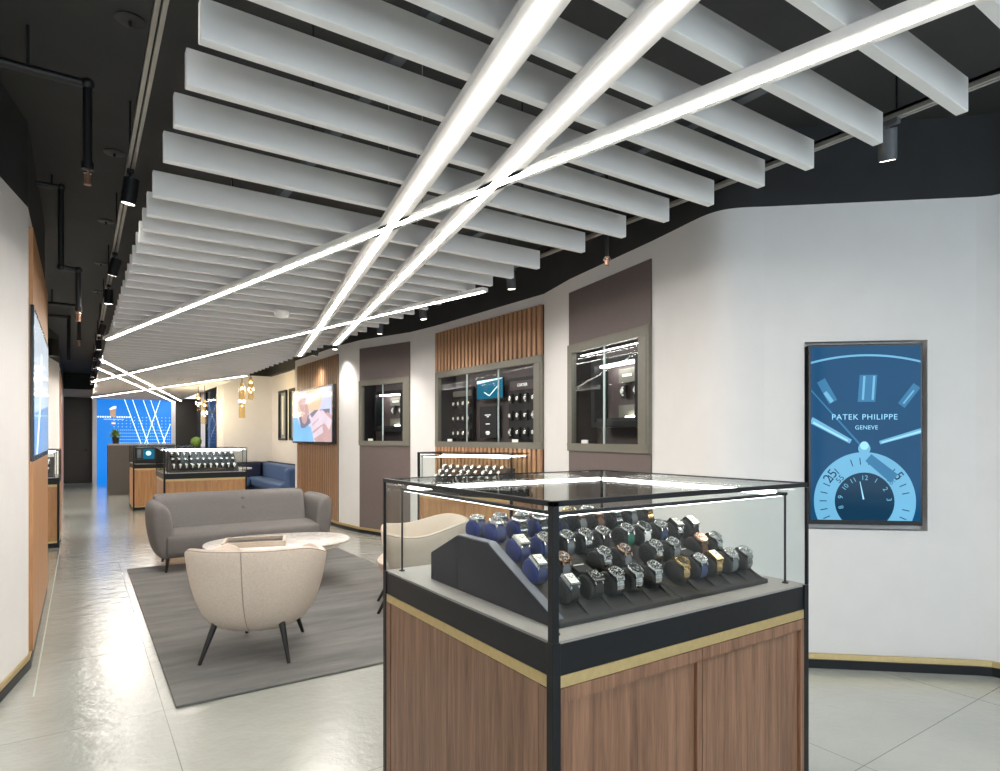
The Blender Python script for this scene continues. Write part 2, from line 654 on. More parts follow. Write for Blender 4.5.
# straight wall line between curve end and corner carries the recessed screen
w0, w1 = Vector((3.50, 2.29)), Vector((4.40, 1.497))
wl = (w1 - w0).length
wd = (w1 - w0) / wl


def wp(s):
    p = w0 + wd * s
    return (p.x, p.y)


def px_to_s(px):
    # distance along the screen wall seen at a given direction from the camera
    u = (px - 500) / 625.0
    dx, dy = 0.5578 + 0.83 * u, 0.83 - 0.5578 * u
    den = dx * wd.y - dy * wd.x
    return (dy * w0.x - dx * w0.y) / den


sA, sB = px_to_s(804.5), px_to_s(927.5)


def wall_seg(mb_, p0, p1, z0, z1, mat, th=0.12, off=0.0):
    T, L_ = frame_T(p0, p1)
    mb_.box((0, off, z0), (L_, off + th, z1), mat, T)


def smooth_wall(mb_, pts, z0, z1, mat):
    rows = [[(p[0], p[1], z) for p in pts] for z in (z0, z1)]
    mb_.grid(rows, mat, smooth=False)


def offset_pts(pts, d):
    out = []
    for i, p in enumerate(pts):
        a = Vector(pts[max(0, i - 1)])
        b = Vector(pts[min(len(pts) - 1, i + 1)])
        t = (b - a).normalized()
        out.append((p[0] - t.y * d, p[1] + t.x * d))
    return out


def solid_wall(mb_, pts, z0, z1, mat, th=0.1):
    back = offset_pts(pts, th)
    rows = [[(p[0], p[1], z0) for p in pts], [(p[0], p[1], z1) for p in pts], [(p[0], p[1], z1) for p in back], [(p[0], p[1], z0) for p in back]]
    mb_.grid(rows, mat, close_v=True, smooth=len(pts) > 6)
    for k in (0, -1):
        mb_.add([r[k] for r in rows], [(0, 1, 2, 3)], mat)


ZC0, ZC1 = 1.278, 2.218      # cabinet openings in the wall
mb = MB()
cabs = [('c', 'd'), ('e', 'f'), ('g', 'h')]
for (p, q) in [('a', 'b'), ('b', 'c'), ('c', 'd'), ('d', 'e'), ('e', 'f'), ('f', 'g'), ('g', 'h')]:
    P0, P1 = NV[p], NV[q]
    if (p, q) in cabs:
        solid_wall(mb, [P0, P1], 0, ZC0, 'white')
        solid_wall(mb, [P0, P1], ZC1, WT, 'white')
    else:
        solid_wall(mb, [P0, P1], 0, WT, 'white')
cpts = [NV['h']] + curve
# resample the curve finer
fine = []
for i in range(len(cpts) - 1):
    a = Vector(cpts[max(0, i - 1)]); b = Vector(cpts[i]); c_ = Vector(cpts[i + 1]); d_ = Vector(cpts[min(len(cpts) - 1, i + 2)])
    for k in range(5):
        t = k / 5
        fine.append(tuple(0.5 * ((2 * b) + (c_ - a) * t + (2 * a - 5 * b + 4 * c_ - d_) * t * t + (3 * b - a - 3 * c_ + d_) * t ** 3)))
fine.append(cpts[-1])
solid_wall(mb, fine, 0, WT, 'white')
NZ0, NZ1 = 0.80, 2.0
tt = 3.8
NZ0, NZ1 = 1.4 - tt * 92.5 / 625, 1.4 + tt * 95.5 / 625
T, L_ = frame_T(w0, w1)
mb.box((0, 0, 0), (sA, 0.12, WT), 'white', T)
mb.box((sB, 0, 0), (L_, 0.12, WT), 'white', T)
mb.box((sA, 0, 0), (sB, 0.12, NZ0), 'white', T)
mb.box((sA, 0, NZ1), (sB, 0.12, WT), 'white', T)
mb.box((sA - 0.02, 0.075, NZ0 - 0.02), (sB + 0.02, 0.12, NZ1 + 0.02), 'white', T)
solid_wall(mb, [wp(wl)] + right_near[1:], 0, WT, 'white')
struct(mb.build('wall_right'))

# black upper wall above the white one (soffit face up to the ceiling)
mb = MB()
alln = [(3.33, 11.66), (3.337, 9.46), (3.41, 8.75), (3.712, 7.70), (3.77, 7.05), (3.82, 4.90), (3.655, 4.311), (3.44, 3.144)]
solid_wall(mb, alln, WT, CZ, 'black')
solid_wall(mb, fine, WT, CZ, 'black')
solid_wall(mb, [tuple(w0), tuple(w1)] + right_near[1:], WT, CZ, 'black')
solid_wall(mb, [(3.33, 11.66), (3.79, 11.78), (3.79, 13.3), (3.74, 15.3), (2.69, 15.3)], WT, CZ, 'black')
solid_wall(mb, [(2.69, 15.3), (2.72, 24.2)], WT, CZ, 'black')
struct(mb.build('trim_2'))

# recess behind the oak panel: lounge corner
mb = MB()
solid_wall(mb, [(2.69, 15.3), (2.69, 15.45)], 0, WT, 'white')
solid_wall(mb, [(3.74, 15.3), (2.69, 15.3)][::1], 0, WT, 'white')
mb.box((3.33, 11.66), (3.9, 11.84), 'white') if False else None
mb.box((3.33, 11.66, 0), (3.95, 11.80, WT), 'white')
T, L_ = frame_T((3.74, 15.3), (3.79, 11.8))
mb.box((-0.05, 0, 0), (L_, 0.1, WT), 'white', T)
struct(mb.build('wall_back'))

# left wall: white angled piece, then the oak panel line, recess and far panels
mb = MB()
solid_wall(mb, [(-1.95, -3.25), (-0.262, 4.735)][::1], 0, WT - 0.03, 'white') if False else None
lw = [(-1.40, -3.25), (-1.10, 0.2), (-0.70, 2.45), (-0.262, 4.735), (-0.262, 6.95), (-0.85, 6.98), (-0.85, 9.0), (-0.76, 10.9), (-0.49, 13.1), (-0.33, 14.35), (-0.40, 22.45)]
lwr = [(p[0], p[1]) for p in lw]


def left_wall(mb_, pts, z0, z1, mat):
    # walked near to far: the outside is on the left, offset to +normal (-dy, dx) = left side
    for i in range(len(pts) - 1):
        solid_wall(mb_, [pts[i], pts[i + 1]], z0, z1, mat, 0.1)


left_wall(mb, lw, 0, 2.79, 'white')
struct(mb.build('wall_left'))
mb = MB()
left_wall(mb, lw, 2.79, CZ, 'black')
struct(mb.build('trim_1'))

# far end walls
mb = MB()
mb.box((-0.45, 22.42, 0), (0.30, 22.55, 2.62), 'white')
mb.box((-0.45, 22.40, 2.60), (2.75, 22.55, 2.82), 'white')
mb.box((0.30, 21.72, 0), (0.408, 22.5, 2.82), 'white')
mb.box((0.408, 21.78, 0), (2.36, 22.4, 2.82), 'white')
mb.box((2.345, 21.70, 0), (2.46, 22.4, 2.82), 'white')
struct(mb.build('wall_far'))
mb = MB()
mb.box((-0.45, 22.40, 2.82), (2.8, 22.6, CZ), 'black')
struct(mb.build('trim_3'))
# fascia closing behind the camera around the shop window
mb = MB()
mb.box((-1.7, -3.25, 0), (4.6, -3.13, 0.45), 'black')
mb.box((-1.7, -3.25, 2.9), (4.6, -3.13, CZ), 'black')
mb.box((-1.7, -3.25, 0), (-1.35, -3.13, CZ), 'white')
struct(mb.build('wall_front'))
mb = MB()
for x in (-1.35, 0.1, 1.55, 3.0, 4.4):
    mb.box((x, -3.24, 0.45), (x + 0.06, -3.16, 2.9), 'metal')
mb.box((-1.35, -3.24, 0.45), (4.46, -3.16, 0.5), 'metal')
mb.box((-1.35, -3.24, 2.85), (4.46, -3.16, 2.9), 'metal')
wnd = struct(mb.build('window_1'))
MB().box((-1.33, -3.205, 0.5), (4.44, -3.195, 2.85), 'glass').build('pane', wnd)

# baseboards: black plinth and brass strip
def baseboard(name, pts, off=0.012, gold='gold'):
    mb_ = MB()
    fr = offset_pts(pts, -off)
    for i in range(len(pts) - 1):
        a0, a1, b0, b1 = fr[i], fr[i + 1], pts[i], pts[i + 1]
        for z0, z1, m_ in ((0.0, 0.052, 'metal'), (0.052, 0.084, gold)):
            e = 0.0 if m_ == 'metal' else 0.3
            A0 = tuple(Vector(a0).lerp(Vector(b0), e)); A1 = tuple(Vector(a1).lerp(Vector(b1), e))
            vs = [(A0[0], A0[1], z0), (A1[0], A1[1], z0), (b1[0], b1[1], z0), (b0[0], b0[1], z0)]
            vs += [(v[0], v[1], z1) for v in vs]
            mb_.add(vs, [(0, 3, 2, 1), (4, 5, 6, 7), (0, 1, 5, 4), (1, 2, 6, 5), (2, 3, 7, 6), (3, 0, 4, 7)], m_)
    return struct(mb_.build(name))


baseboard('baseboard_right', alln[:-1] + fine + [tuple(w1)] + right_near[1:], 0.03)
baseboard('baseboard_left', lw[:5], 0.016)
baseboard('baseboard_recess', [(3.74, 15.3), (2.69, 15.3)])
# light threshold strip in the floor along the oak wall
mb = MB().box((-0.212, 4.2, 0.0), (-0.204, 9.6, 0.002), 'glasse')
struct(mb.build('trim_4'))


# doors at the far end
def far_door(name, x0, x1, y, z1, n, handle_x):
    mb_ = MB()
    mb_.box((x0, y - 0.03, 0.03), (x1, y + 0.03, z1), 'lead')
    w = (x1 - x0) / n
    for i in range(n):
        mb_.box((x0 + i * w + 0.006, y - 0.045, 0.035), (x0 + (i + 1) * w - 0.006, y - 0.03, 2.18), 'lead')
        mb_.box((x0 + i * w + 0.006, y - 0.045, 2.20), (x0 + (i + 1) * w - 0.006, y - 0.03, z1 - 0.01), 'lead')
    o = struct(mb_.build(name))
    h = MB().box((handle_x - 0.07, y - 0.09, 1.0), (handle_x + 0.02, y - 0.07, 1.02), 'metal')
    h.box((handle_x, y - 0.09, 0.98), (handle_x + 0.02, y - 0.03, 1.04), 'metal')
    h.build('door_handle', o)
    return o


far_door('door_1', -0.44, 0.30, 22.38, 2.58, 2, 0.15)
far_door('door_2', 2.46, 3.35, 21.75, 2.6, 1, 2.62)
mb = MB()
mb.box((3.30, 21.7, 0), (3.42, 21.9, 2.82), 'white')
struct(mb.build('wall_corridor'))

# ------------------------------------------------------------------ wall panels, cabinets, screens on the right wall
PZ = 2.692


def panel(p0, p1, mat, label):
    T_, L2 = frame_T(p0, p1)
    m_ = MB()
    m_.box((0.0, -0.012, 0.084), (L2, 0.0, ZC0), mat, T_)
    m_.box((0.0, -0.012, ZC1), (L2, 0.0, PZ), mat, T_)
    return tag(m_.build('wall_panel'), label, 'wall panel')


panel(NV['c'], NV['d'], 'taupe', 'tall taupe wall panel behind the small far wall cabinet, left of the slatted one')
panel(NV['g'], NV['h'], 'taupe', 'tall taupe wall panel around the nearest wall cabinet, right of the slatted one')


def slat_panel(p0, p1, n, z0s, label, depth=0.035, duty=0.60):
    T_, L2 = frame_T(p0, p1)
    m_ = MB()
    for (z0, z1) in z0s:
        m_.box((0, -0.006, z0), (L2, 0, z1), 'slatback', T_)
        w = L2 / n
        for i in range(n):
            x = i * w + w * (1 - duty) / 2
            m_.box((x, -depth, z0), (x + w * duty, -0.006, z1), 'slat', T_)
    return tag(m_.build('slat_panel'), label, 'wall panel')


slat_panel(NV['e'], NV['f'], 27, [(0.084, ZC0), (ZC1, PZ + 0.022)], 'vertical wood slat panel around the wide three-door watch cabinet')
slat_panel(NV['a'], NV['b'], 24, [(0.084, PZ)], 'vertical wood slat panel behind the screen showing hands', 0.014, 0.56)


def text_mesh(s, size, mat, name, parent, T_, align='CENTER', ext=0.0004, spacing=1.0):
    cu = bpy.data.curves.new(name, 'FONT')
    cu.body = s
    cu.size = size
    cu.align_x = align
    cu.align_y = 'CENTER'
    cu.extrude = ext
    cu.space_character = spacing
    tmp = bpy.data.objects.new(name, cu)
    C.objects.link(tmp)
    dg = bpy.context.evaluated_depsgraph_get()
    dg.update()
    me = bpy.data.meshes.new_from_object(tmp.evaluated_get(dg))
    bpy.data.objects.remove(tmp)
    me.transform(T_)
    me.materials.clear()
    me.materials.append(M[mat])
    o = bpy.data.objects.new(name, me)
    C.objects.link(o)
    o.parent = parent
    return o


# local frame helper for upright flat art: x right as seen from the room, y up, z towards the room
def art_T(T_, y):
    return T_ @ Matrix(((1, 0, 0, 0), (0, 0, -1, y), (0, 1, 0, 0), (0, 0, 0, 1)))


watch_small = {}


def small_watch_mesh(kind):
    # compact but complete watch for the far displays: dial, case, bracelet arc
    m_ = MB()
    cm, dm, sm_ = kind
    m_.lathe([(0.015, 0.0), (0.0195, 0.001), (0.0205, 0.004), (0.0195, 0.0075), (0.017, 0.009)], cm, 16)
    m_.lathe([(0.001, 0.009), (0.016, 0.0093)], dm, 16)
    for s in (-1, 1):
        rows = []
        for j in range(6):
            t = j / 5
            y = s * (0.017 + 0.019 * math.sin(t * PI / 2))
            z = 0.004 - 0.026 * (1 - math.cos(t * PI / 2))
            w = 0.0105 - 0.002 * t
            rows.append([(-w, y, z), (w, y, z), (w, y, z - 0.002), (-w, y, z - 0.002)])
        m_.grid(rows, sm_, close_u=True, smooth=False, caps=True)
    m_.tube((0.0195, 0, 0.0045), (0.024, 0, 0.0045), 0.0025, 0.0025, cm, 8)
    return m_


def get_small(kind):
    if kind not in watch_small:
        o = small_watch_mesh(kind).build('watch')
        watch_small[kind] = o.data
        bpy.data.objects.remove(o)
    return watch_small[kind]


def put_small(kind, matrix, label, group):
    o = bpy.data.objects.new('watch', get_small(kind))
    C.objects.link(o)
    o.matrix_world = matrix
    return tag(o, label, 'watch', group)


def cabinet(p0, p1, n_doors, label, inner, lines=False):
    # wall-recessed display cabinet; parts are built in world space under an Empty at the wall
    T_, L2 = frame_T(p0, p1)
    root = thing('display_cabinet', label, 'cabinet', (p0[0], p0[1], ZC0), math.atan2(p1[1] - p0[1], p1[0] - p0[0]))
    I = Matrix.Identity(4)
    Hc = ZC1 - ZC0
    fw = 0.10 * min(1, L2 / 1.2)
    fr = MB()
    fr.box((0, -0.03, 0), (L2, 0.02, 0.065), 'greige')
    fr.box((0, -0.03, Hc - 0.075), (L2, 0.02, Hc), 'greige')
    fr.box((0, -0.03, 0.065), (fw * 0.8, 0.02, Hc - 0.075), 'greige')
    fr.box((L2 - fw * 1.35, -0.03, 0.065), (L2 - 0.035, 0.02, Hc - 0.075), 'greige')
    fr.box((L2 - 0.028, -0.03, 0.0), (L2, 0.02, Hc), 'greige')
    fr.build('cabinet_frame', root, 0.003)
    D_ = 0.26
    gx0, gx1 = fw * 0.8, L2 - fw * 1.35
    bx = MB()
    x0, x1 = 0.02, L2 - 0.03
    bx.box((x0, D_, 0), (x1, D_ + 0.02, Hc), 'brownint')
    bx.box((x0, 0.02, 0.0), (x1, D_, 0.045), 'darkint')
    bx.box((x0, 0.02, Hc - 0.03), (x1, D_, Hc), 'darkint')
    bx.box((x0, 0.02, 0), (x0 + 0.015, D_, Hc), 'darkint')
    bx.box((x1 - 0.015, 0.02, 0), (x1, D_, Hc), 'darkint')
    bx.build('cabinet_interior', root)
    led = MB()
    led.box((x0 + 0.03, 0.050, Hc - 0.037), (x1 - 0.03, 0.060, Hc - 0.031), 'ledsoft')  # strip added out of sight above the opening to brighten the interior
    if lines:
        led.box((gx0 + 0.01, 0.06, Hc - 0.100), (gx1 - 0.01, 0.066, Hc - 0.095), 'ledsoft')  # extra thin glowing line behind the top of the glass
    o = led.build('cabinet_light', root)
    w = (gx1 - gx0) / n_doors
    gds = []
    for i in range(n_doors):
        g = MB().box((gx0 + i * w + 0.004, -0.008, 0.066), (gx0 + (i + 1) * w - 0.004, 0.0, Hc - 0.076), 'glassd')
        gds.append(g.build('glass_door', root))
    for i in range(1, n_doors):
        e = MB().box((gx0 + i * w - 0.006, -0.012, 0.066), (gx0 + i * w + 0.006, 0.002, Hc - 0.076), 'glasse')
        e.build('door_edge', gds[i])
    for i in range(n_doors):
        if i != 1:
            c_ = gx0 + (i + (0.42 if i == 0 else 0.5)) * w
            MB().box((c_ - 0.05, -0.022, 0.066), (c_ + 0.05, -0.012, 0.098), 'paper').build('price_card', gds[i])
    inner(root, L2, gx0, gx1, Hc)
    return root, T_, L2


WK = {}


def pad_grid(root, T_, x0, z0, cols, rows, dx, dz, y, kinds, place, group):
    # little vertical cushions carrying one watch each; cushions belong to the cabinet, watches are their own things
    RT = Matrix.Translation((0, 0, ZC0))
    n = 0
    for r in range(rows):
        for c_ in range(cols):
            x = x0 + c_ * dx
            z = z0 - r * dz
            MB().box((x - 0.028, y - 0.028, z - 0.055), (x + 0.028, y, z + 0.055), 'darkint').build('watch_cushion', root, 0.006)
            k = kinds[(n * 7 + r) % len(kinds)]
            # the watch faces the room: local z -> -y, local y -> z
            Ml = Matrix.Translation((x, y - 0.030, z)) @ Matrix.Rotation(PI / 2, 4, 'X')
            put_small(k, T_ @ Matrix.Translation((0, 0, ZC0)) @ Ml @ Matrix.Scale(1.35, 4),
                      '%s watch, %s from left, %s row, %s' % (KN[k], ORD[c_], ORD[r], place), group)
            n += 1


KN = {('steel', 'dwhite', 'steel'): 'white-dialled steel', ('steel', 'dblack', 'steel'): 'black-dialled steel', ('steel', 'dwhite', 'sblack'): 'black-strapped white-dialled',
      ('rosegold', 'dwhite', 'sbrown'): 'rose gold brown-strapped', ('ygold', 'dwhite', 'ygold'): 'yellow gold', ('steel', 'dblue', 'sblue'): 'blue-dialled blue-strapped',
      ('steel', 'dwhite', 'swhite'): 'white-strapped'}
WS = ('steel', 'dwhite', 'steel')
WB = ('steel', 'dwhite', 'sblack')
WD = ('steel', 'dblack', 'steel')
WR = ('rosegold', 'dwhite', 'sbrown')
WY = ('ygold', 'dwhite', 'ygold')
WU = ('steel', 'dblue', 'sblue')
WW = ('steel', 'dwhite', 'swhite')


def inner_small(place):
    def f(root, L2, gx0, gx1, Hc):
        T_, _ = frame_T(*cur)
        # black shadow-box on the right side with two watches, lit header and lit foot card
        a, b = gx0 + (gx1 - gx0) * 0.15, gx0 + (gx1 - gx0) * 0.86
        z0, z1 = 0.25, 0.73
        y = 0.20
        m_ = MB()
        m_.box((a, y - 0.10, z0), (b, y - 0.08, z0 + 0.03), 'darkint')
        m_.box((a, y - 0.12, z1), (b, y + 0.04, z1 + 0.05), 'metal')
        m_.box((a, y - 0.12, z0 - 0.05), (b, y + 0.04, z0), 'metal')
        m_.box((a, y - 0.12, z0), (a + 0.055, y + 0.04, z1), 'metal')
        m_.box((b - 0.055, y - 0.12, z0), (b, y + 0.04, z1), 'metal')
        m_.box((a, y + 0.02, z0), (b, y + 0.04, z1), 'brownint')
        m_.build('shadow_box', root)
        w = b - a
        MB().box((a + 0.10, y - 0.09, z1 - 0.018), (b - 0.12, y - 0.05, z1 - 0.002), 'ledsoft').build('cabinet_light', root)
        MB().box((a + w * 0.42, y - 0.03, z1 - 0.16), (b - 0.06, y - 0.01, z1 - 0.045), 'greige').build('sign_plate', root)
        k = MB()
        for q in range(6):
            k.box((a + w * 0.50 + q * 0.022, y - 0.034, z1 - 0.112), (a + w * 0.50 + q * 0.022 + 0.016, y - 0.03, z1 - 0.092), 'lettering')
        k.build('sign_lettering', root)
        MB().box((a + w * 0.42, y - 0.03, z0 + 0.03), (b - 0.06, y - 0.01, z0 + 0.135), 'greige').build('sign_plate', root)
        MB().box((a + w * 0.62, y - 0.06, z0 + 0.008), (b - 0.10, y - 0.035, z0 + 0.04), 'ledsoft').build('cabinet_light', root)
        pad_grid(root, T_, a + w * 0.50, (z0 + z1) / 2 + 0.01, 2, 1, w * 0.26, 0.1, y, [WW], place, 'watches in the ' + place)
    return f


def inner_wide(root, L2, gx0, gx1, Hc):
    T_, _ = frame_T(*cur)
    w = gx1 - gx0
    y = 0.20
    # left board with twelve watches
    a, b = gx0 - w * 0.01, gx0 + w * 0.23
    MB().box((a, y, 0.10), (b, y + 0.03, 0.74), 'darkint').build('watch_board', root)
    MB().box((a + 0.02, y - 0.01, 0.63), (b - 0.02, y, 0.70), 'greige').build('sign_plate', root)
    pad_grid(root, T_, a + 0.075, 0.54, 4, 3, (b - a - 0.12) / 3, 0.185, y, [WS, WY, WS, WR], 'three-door cabinet left board', 'watches on the left board')
    # right board
    a, b = gx0 + w * 0.62, gx0 + w * 0.89
    MB().box((a, y, 0.10), (b, y + 0.03, 0.78), 'darkint').build('watch_board', root)
    MB().box((a + 0.03, y - 0.008, 0.64), (b - 0.02, y, 0.74), 'brownint').build('sign_plate', root)
    text_mesh('CARTIER', 0.046, 'lettering', 'sign_lettering', root, art_T(Matrix.Translation(((a + b) / 2, 0, 0.69)), y - 0.0085) @ Matrix.Identity(4))
    pad_grid(root, T_, a + 0.065, 0.545, 4, 3, (b - a - 0.11) / 3, 0.185, y, [WS, WB, WW, WB], 'three-door cabinet right board', 'watches on the right board')
    # middle: small lit screen above a dark lettered board
    a, b = gx0 + w * 0.32, gx0 + w * 0.60
    sx = MB().box((a, y - 0.05, 0.56), (b, y - 0.03, 0.80), 'metal')
    sx.build('small_screen', root)
    MB().box((a + 0.008, y - 0.052, 0.568), (b - 0.008, y - 0.05, 0.792), 'scrblue').build('screen_image', root)
    k = MB()
    for (x0_, z0_, x1_, z1_) in ((0.30, 0.645, 0.50, 0.60), (0.50, 0.60, 0.80, 0.70)):
        p = Vector((a + (b - a) * x0_, z0_)); q = Vector((a + (b - a) * x1_, z1_))
        n_ = Vector((-(q - p).y, (q - p).x)).normalized() * 0.005
        pts_ = [p - n_, q - n_, q + n_, p + n_]
        k.add([(t.x, y - 0.0535, t.y) for t in pts_], [(0, 1, 2, 3)], 'scrline')
    k.add([(a + 0.008, y - 0.0535, 0.75), (b - 0.01, y - 0.0535, 0.785), (b - 0.01, y - 0.0535, 0.792), (a + 0.008, y - 0.0535, 0.785)], [(0, 1, 2, 3)], 'scrline')
    k.build('screen_marks', root, recalc=False)
    a, b = gx0 + w * 0.33, gx0 + w * 0.51
    MB().box((a, y - 0.02, 0.11), (b, y + 0.03, 0.48), 'darkint').build('lettered_board', root)
    k = MB()
    for (zz, ww) in ((0.375, 0.13), (0.355, 0.05), (0.27, 0.09), (0.18, 0.08), (0.165, 0.10), (0.15, 0.06)):
        n_ = int(ww / 0.012)
        for q in range(n_):
            xx = (a + b) / 2 - ww / 2 + q * 0.012
            k.box((xx, y - 0.022, zz), (xx + 0.009, y - 0.02, zz + 0.010), 'lettering')
    k.build('sign_lettering', root)


M['scrblue'] = screen_mat('small_blue_screen', (0.01, 0.12, 0.20), 0.9)
M['scrline'] = emis('screen_highlight', (0.35, 0.75, 0.85), 0.9)

cur = (NV['c'], NV['d'])
cabinet(NV['c'], NV['d'], 2, 'small two-door wall cabinet in the farther taupe panel', inner_small('far small wall cabinet'))
cur = (NV['e'], NV['f'])
cabinet(NV['e'], NV['f'], 3, 'wide three-door glass watch cabinet set in the slatted wall', inner_wide)
cur = (NV['g'], NV['h'])
cabinet(NV['g'], NV['h'], 2, 'two-door wall cabinet in the taupe panel nearest the big showcase', inner_small('near small wall cabinet'), True)


# ------------------------------------------------------------------ screens
def clip_poly(poly, x0, y0, x1, y1):
    def clip(pts, inside, inter):
        out = []
        for i in range(len(pts)):
            a, b = pts[i - 1], pts[i]
            ia, ib = inside(a), inside(b)
            if ib:
                if not ia:
                    out.append(inter(a, b))
                out.append(b)
            elif ia:
                out.append(inter(a, b))
        return out

    def ix(x):
        return lambda a, b: (x, a[1] + (b[1] - a[1]) * (x - a[0]) / (b[0] - a[0]))

    def iy(y):
        return lambda a, b: (a[0] + (b[0] - a[0]) * (y - a[1]) / (b[1] - a[1]), y)
    for ins, it in ((lambda p: p[0] >= x0, ix(x0)), (lambda p: p[0] <= x1, ix(x1)), (lambda p: p[1] >= y0, iy(y0)), (lambda p: p[1] <= y1, iy(y1))):
        if not poly:
            return []
        poly = clip(poly, ins, it)
    return poly


def circ(cx, cy, r, n=48, a0=0, a1=2 * PI):
    return [(cx + r * math.cos(a0 + (a1 - a0) * i / n), cy + r * math.sin(a0 + (a1 - a0) * i / n)) for i in range(n + (0 if abs(a1 - a0 - 2 * PI) < 1e-6 else 1))]


def bar(p, q, w0_, w1_=None):
    w1_ = w0_ if w1_ is None else w1_
    p, q = Vector(p), Vector(q)
    n_ = Vector((-(q - p).y, (q - p).x)).normalized()
    return [tuple(p - n_ * w0_ / 2), tuple(q - n_ * w1_ / 2), tuple(q + n_ * w1_ / 2), tuple(p + n_ * w0_ / 2)]


class Art:
    def __init__(self, w, h, T_, parent, px0, py0, px1, py1):
        self.w, self.h, self.T, self.parent = w, h, T_, parent
        self.b = (px0, py0, px1, py1)
        self.layer = 0

    def P(self, p):
        x0, y0, x1, y1 = self.b
        return ((p[0] - x0) / (x1 - x0) * self.w, (y1 - p[1]) / (y1 - y0) * self.h)

    def shapes(self, name, polys, mat):
        if name in ('hour_marker', 'watch_hand') and len(polys) > 1:
            k0 = self.layer
            for q in polys:
                self.layer = k0
                self.shapes(name, [q], mat)
            return
        self.layer += 1
        m_ = MB()
        for poly in polys:
            pts = clip_poly([self.P(p) for p in poly], 0, 0, self.w, self.h)
            if len(pts) > 2:
                z = 0.0005 * self.layer
                m_.add([(p[0], p[1], z) for p in pts], [tuple(range(len(pts)))], mat, False, self.T)
        o = m_.build(name, self.parent)
        return o

    def text(self, s, px, py, hpx, mat, rot=0.0, name='screen_lettering', spacing=1.0, sx=1.0):
        self.layer += 0.02
        x, y = self.P((px, py))
        sz = hpx / (self.b[3] - self.b[1]) * self.h
        T_ = self.T @ Matrix.Translation((x, y, 0.0005 * (self.layer + 1))) @ Matrix.Rotation(rot, 4, 'Z') @ Matrix.Diagonal((sx, 1, 1, 1))
        return text_mesh(s, sz, mat, name, self.parent, T_, ext=0.0, spacing=spacing)


# big portrait screen in its niche
M['tvbg'] = screen_mat('screen_deep_blue', (0.004, 0.050, 0.125), 0.95)
M['tvmid'] = screen_mat('screen_mid_blue', (0.03, 0.15, 0.29), 0.9)
M['tvlight'] = screen_mat('screen_light_blue', (0.12, 0.34, 0.52), 0.95)
M['tvbright'] = screen_mat('screen_pale_blue', (0.26, 0.56, 0.78), 1.0)
M['tvdark'] = screen_mat('screen_navy', (0.004, 0.030, 0.065), 0.9)
M['bezel'] = plain('black_screen_bezel', (0.006, 0.006, 0.007), 0.25)
T, L_ = frame_T(w0, w1)
ts0, ts1 = px_to_s(806.5), px_to_s(919.5)
tz0 = 1.4 - 3.74 * (525 - 437) / 625
tz1 = 1.4 + 3.74 * (437 - 344) / 625
tvr = thing('wall_screen', 'tall black-framed screen showing a blue watch dial, recessed in the white wall', 'screen', (wp(ts0)[0], wp(ts0)[1], tz0), math.atan2(wd.y, wd.x))
tw, th_ = ts1 - ts0, tz1 - tz0
MB().box((0, -0.035, 0), (tw, 0.07, th_), 'bezel').build('screen_housing', tvr, 0.003)
bz = 0.012
ib = 0.028
TA = Matrix(((1, 0, 0, bz), (0, 0, -1, -0.0355), (0, 1, 0, ib), (0, 0, 0, 1)))
A = Art(tw - 2 * bz, th_ - ib - bz, TA, tvr, 812, 346, 918.5, 521)
A.shapes('dial_background', [[(812, 346), (812, 521), (918.5, 521), (918.5, 346)]], 'tvbg')
arc_o = circ(865, 560, 206, 40, -PI * 0.72, -PI * 0.28)
arc_i = circ(865, 560, 203.5, 40, -PI * 0.28, -PI * 0.72)
quads = []
for i in range(40):
    a0, a1 = -PI * 0.72 + PI * 0.44 * i / 40, -PI * 0.72 + PI * 0.44 * (i + 1) / 40
    quads.append([(865 + r * math.cos(a), 560 + r * math.sin(a)) for r, a in ((203.8, a0), (203.8, a1), (205.8, a1), (205.8, a0))])
A.shapes('dial_arc', quads, 'tvlight')
A.shapes('hour_marker', [[(858, 402), (860, 375), (877, 375), (875, 402)], bar((822, 380), (834, 402), 9), bar((915, 386), (900, 406), 8)], 'tvmid')
A.shapes('hour_marker', [bar((864.5, 376), (863, 400), 2.2), bar((874, 376), (872.5, 400), 2.2), bar((826, 392), (833, 402), 4), bar((912, 391), (902, 404), 1.6)], 'tvlight')
sub = (864.5, 502)
A.shapes('subdial_ring', [circ(sub[0], sub[1], 49.5, 64)], 'tvlight')
A.shapes('subdial_centre', [circ(sub[0], sub[1], 29, 48)], 'tvdark')
ticks = []
for i in range(60):
    a = 2 * PI * i / 60
    if i % 5 == 0 and i not in (30,):
        continue
    if i % 2:
        continue
    ca, sa = math.cos(a), math.sin(a)
    ticks.append(bar((sub[0] + 37 * ca, sub[1] + 37 * sa), (sub[0] + 44 * ca, sub[1] + 44 * sa), 0.9))
A.shapes('minute_tick', ticks, 'tvdark')
for s_, ang, r_, h_, m_ in (('25', 217, 41.5, 13.5, 'tvdark'), ('5', 322, 41.5, 13.5, 'tvdark'), ('55', 223, 32.5, 8, 'tvdark'), ('35', 321, 32.5, 7.5, 'tvmid')):
    a = math.radians(ang)
    A.text(s_, sub[0] + r_ * math.cos(a), sub[1] + r_ * math.sin(a), h_, m_, rot=-(a + PI / 2))
for s_, deg in (('10', 217), ('11', 242), ('12', 270), ('1', 298), ('2', 328), ('9', 190), ('3', 355), ('8', 165)):
    a = math.radians(deg)
    A.text(s_, sub[0] + 23.5 * math.cos(a), sub[1] + 23.5 * math.sin(a), 6.8, 'tvlight', rot=-(a + PI / 2))
A.layer += 1
A.shapes('subdial_hand', [bar((863.5, 500), (860, 482), 1.6, 0.6)], 'tvbright')
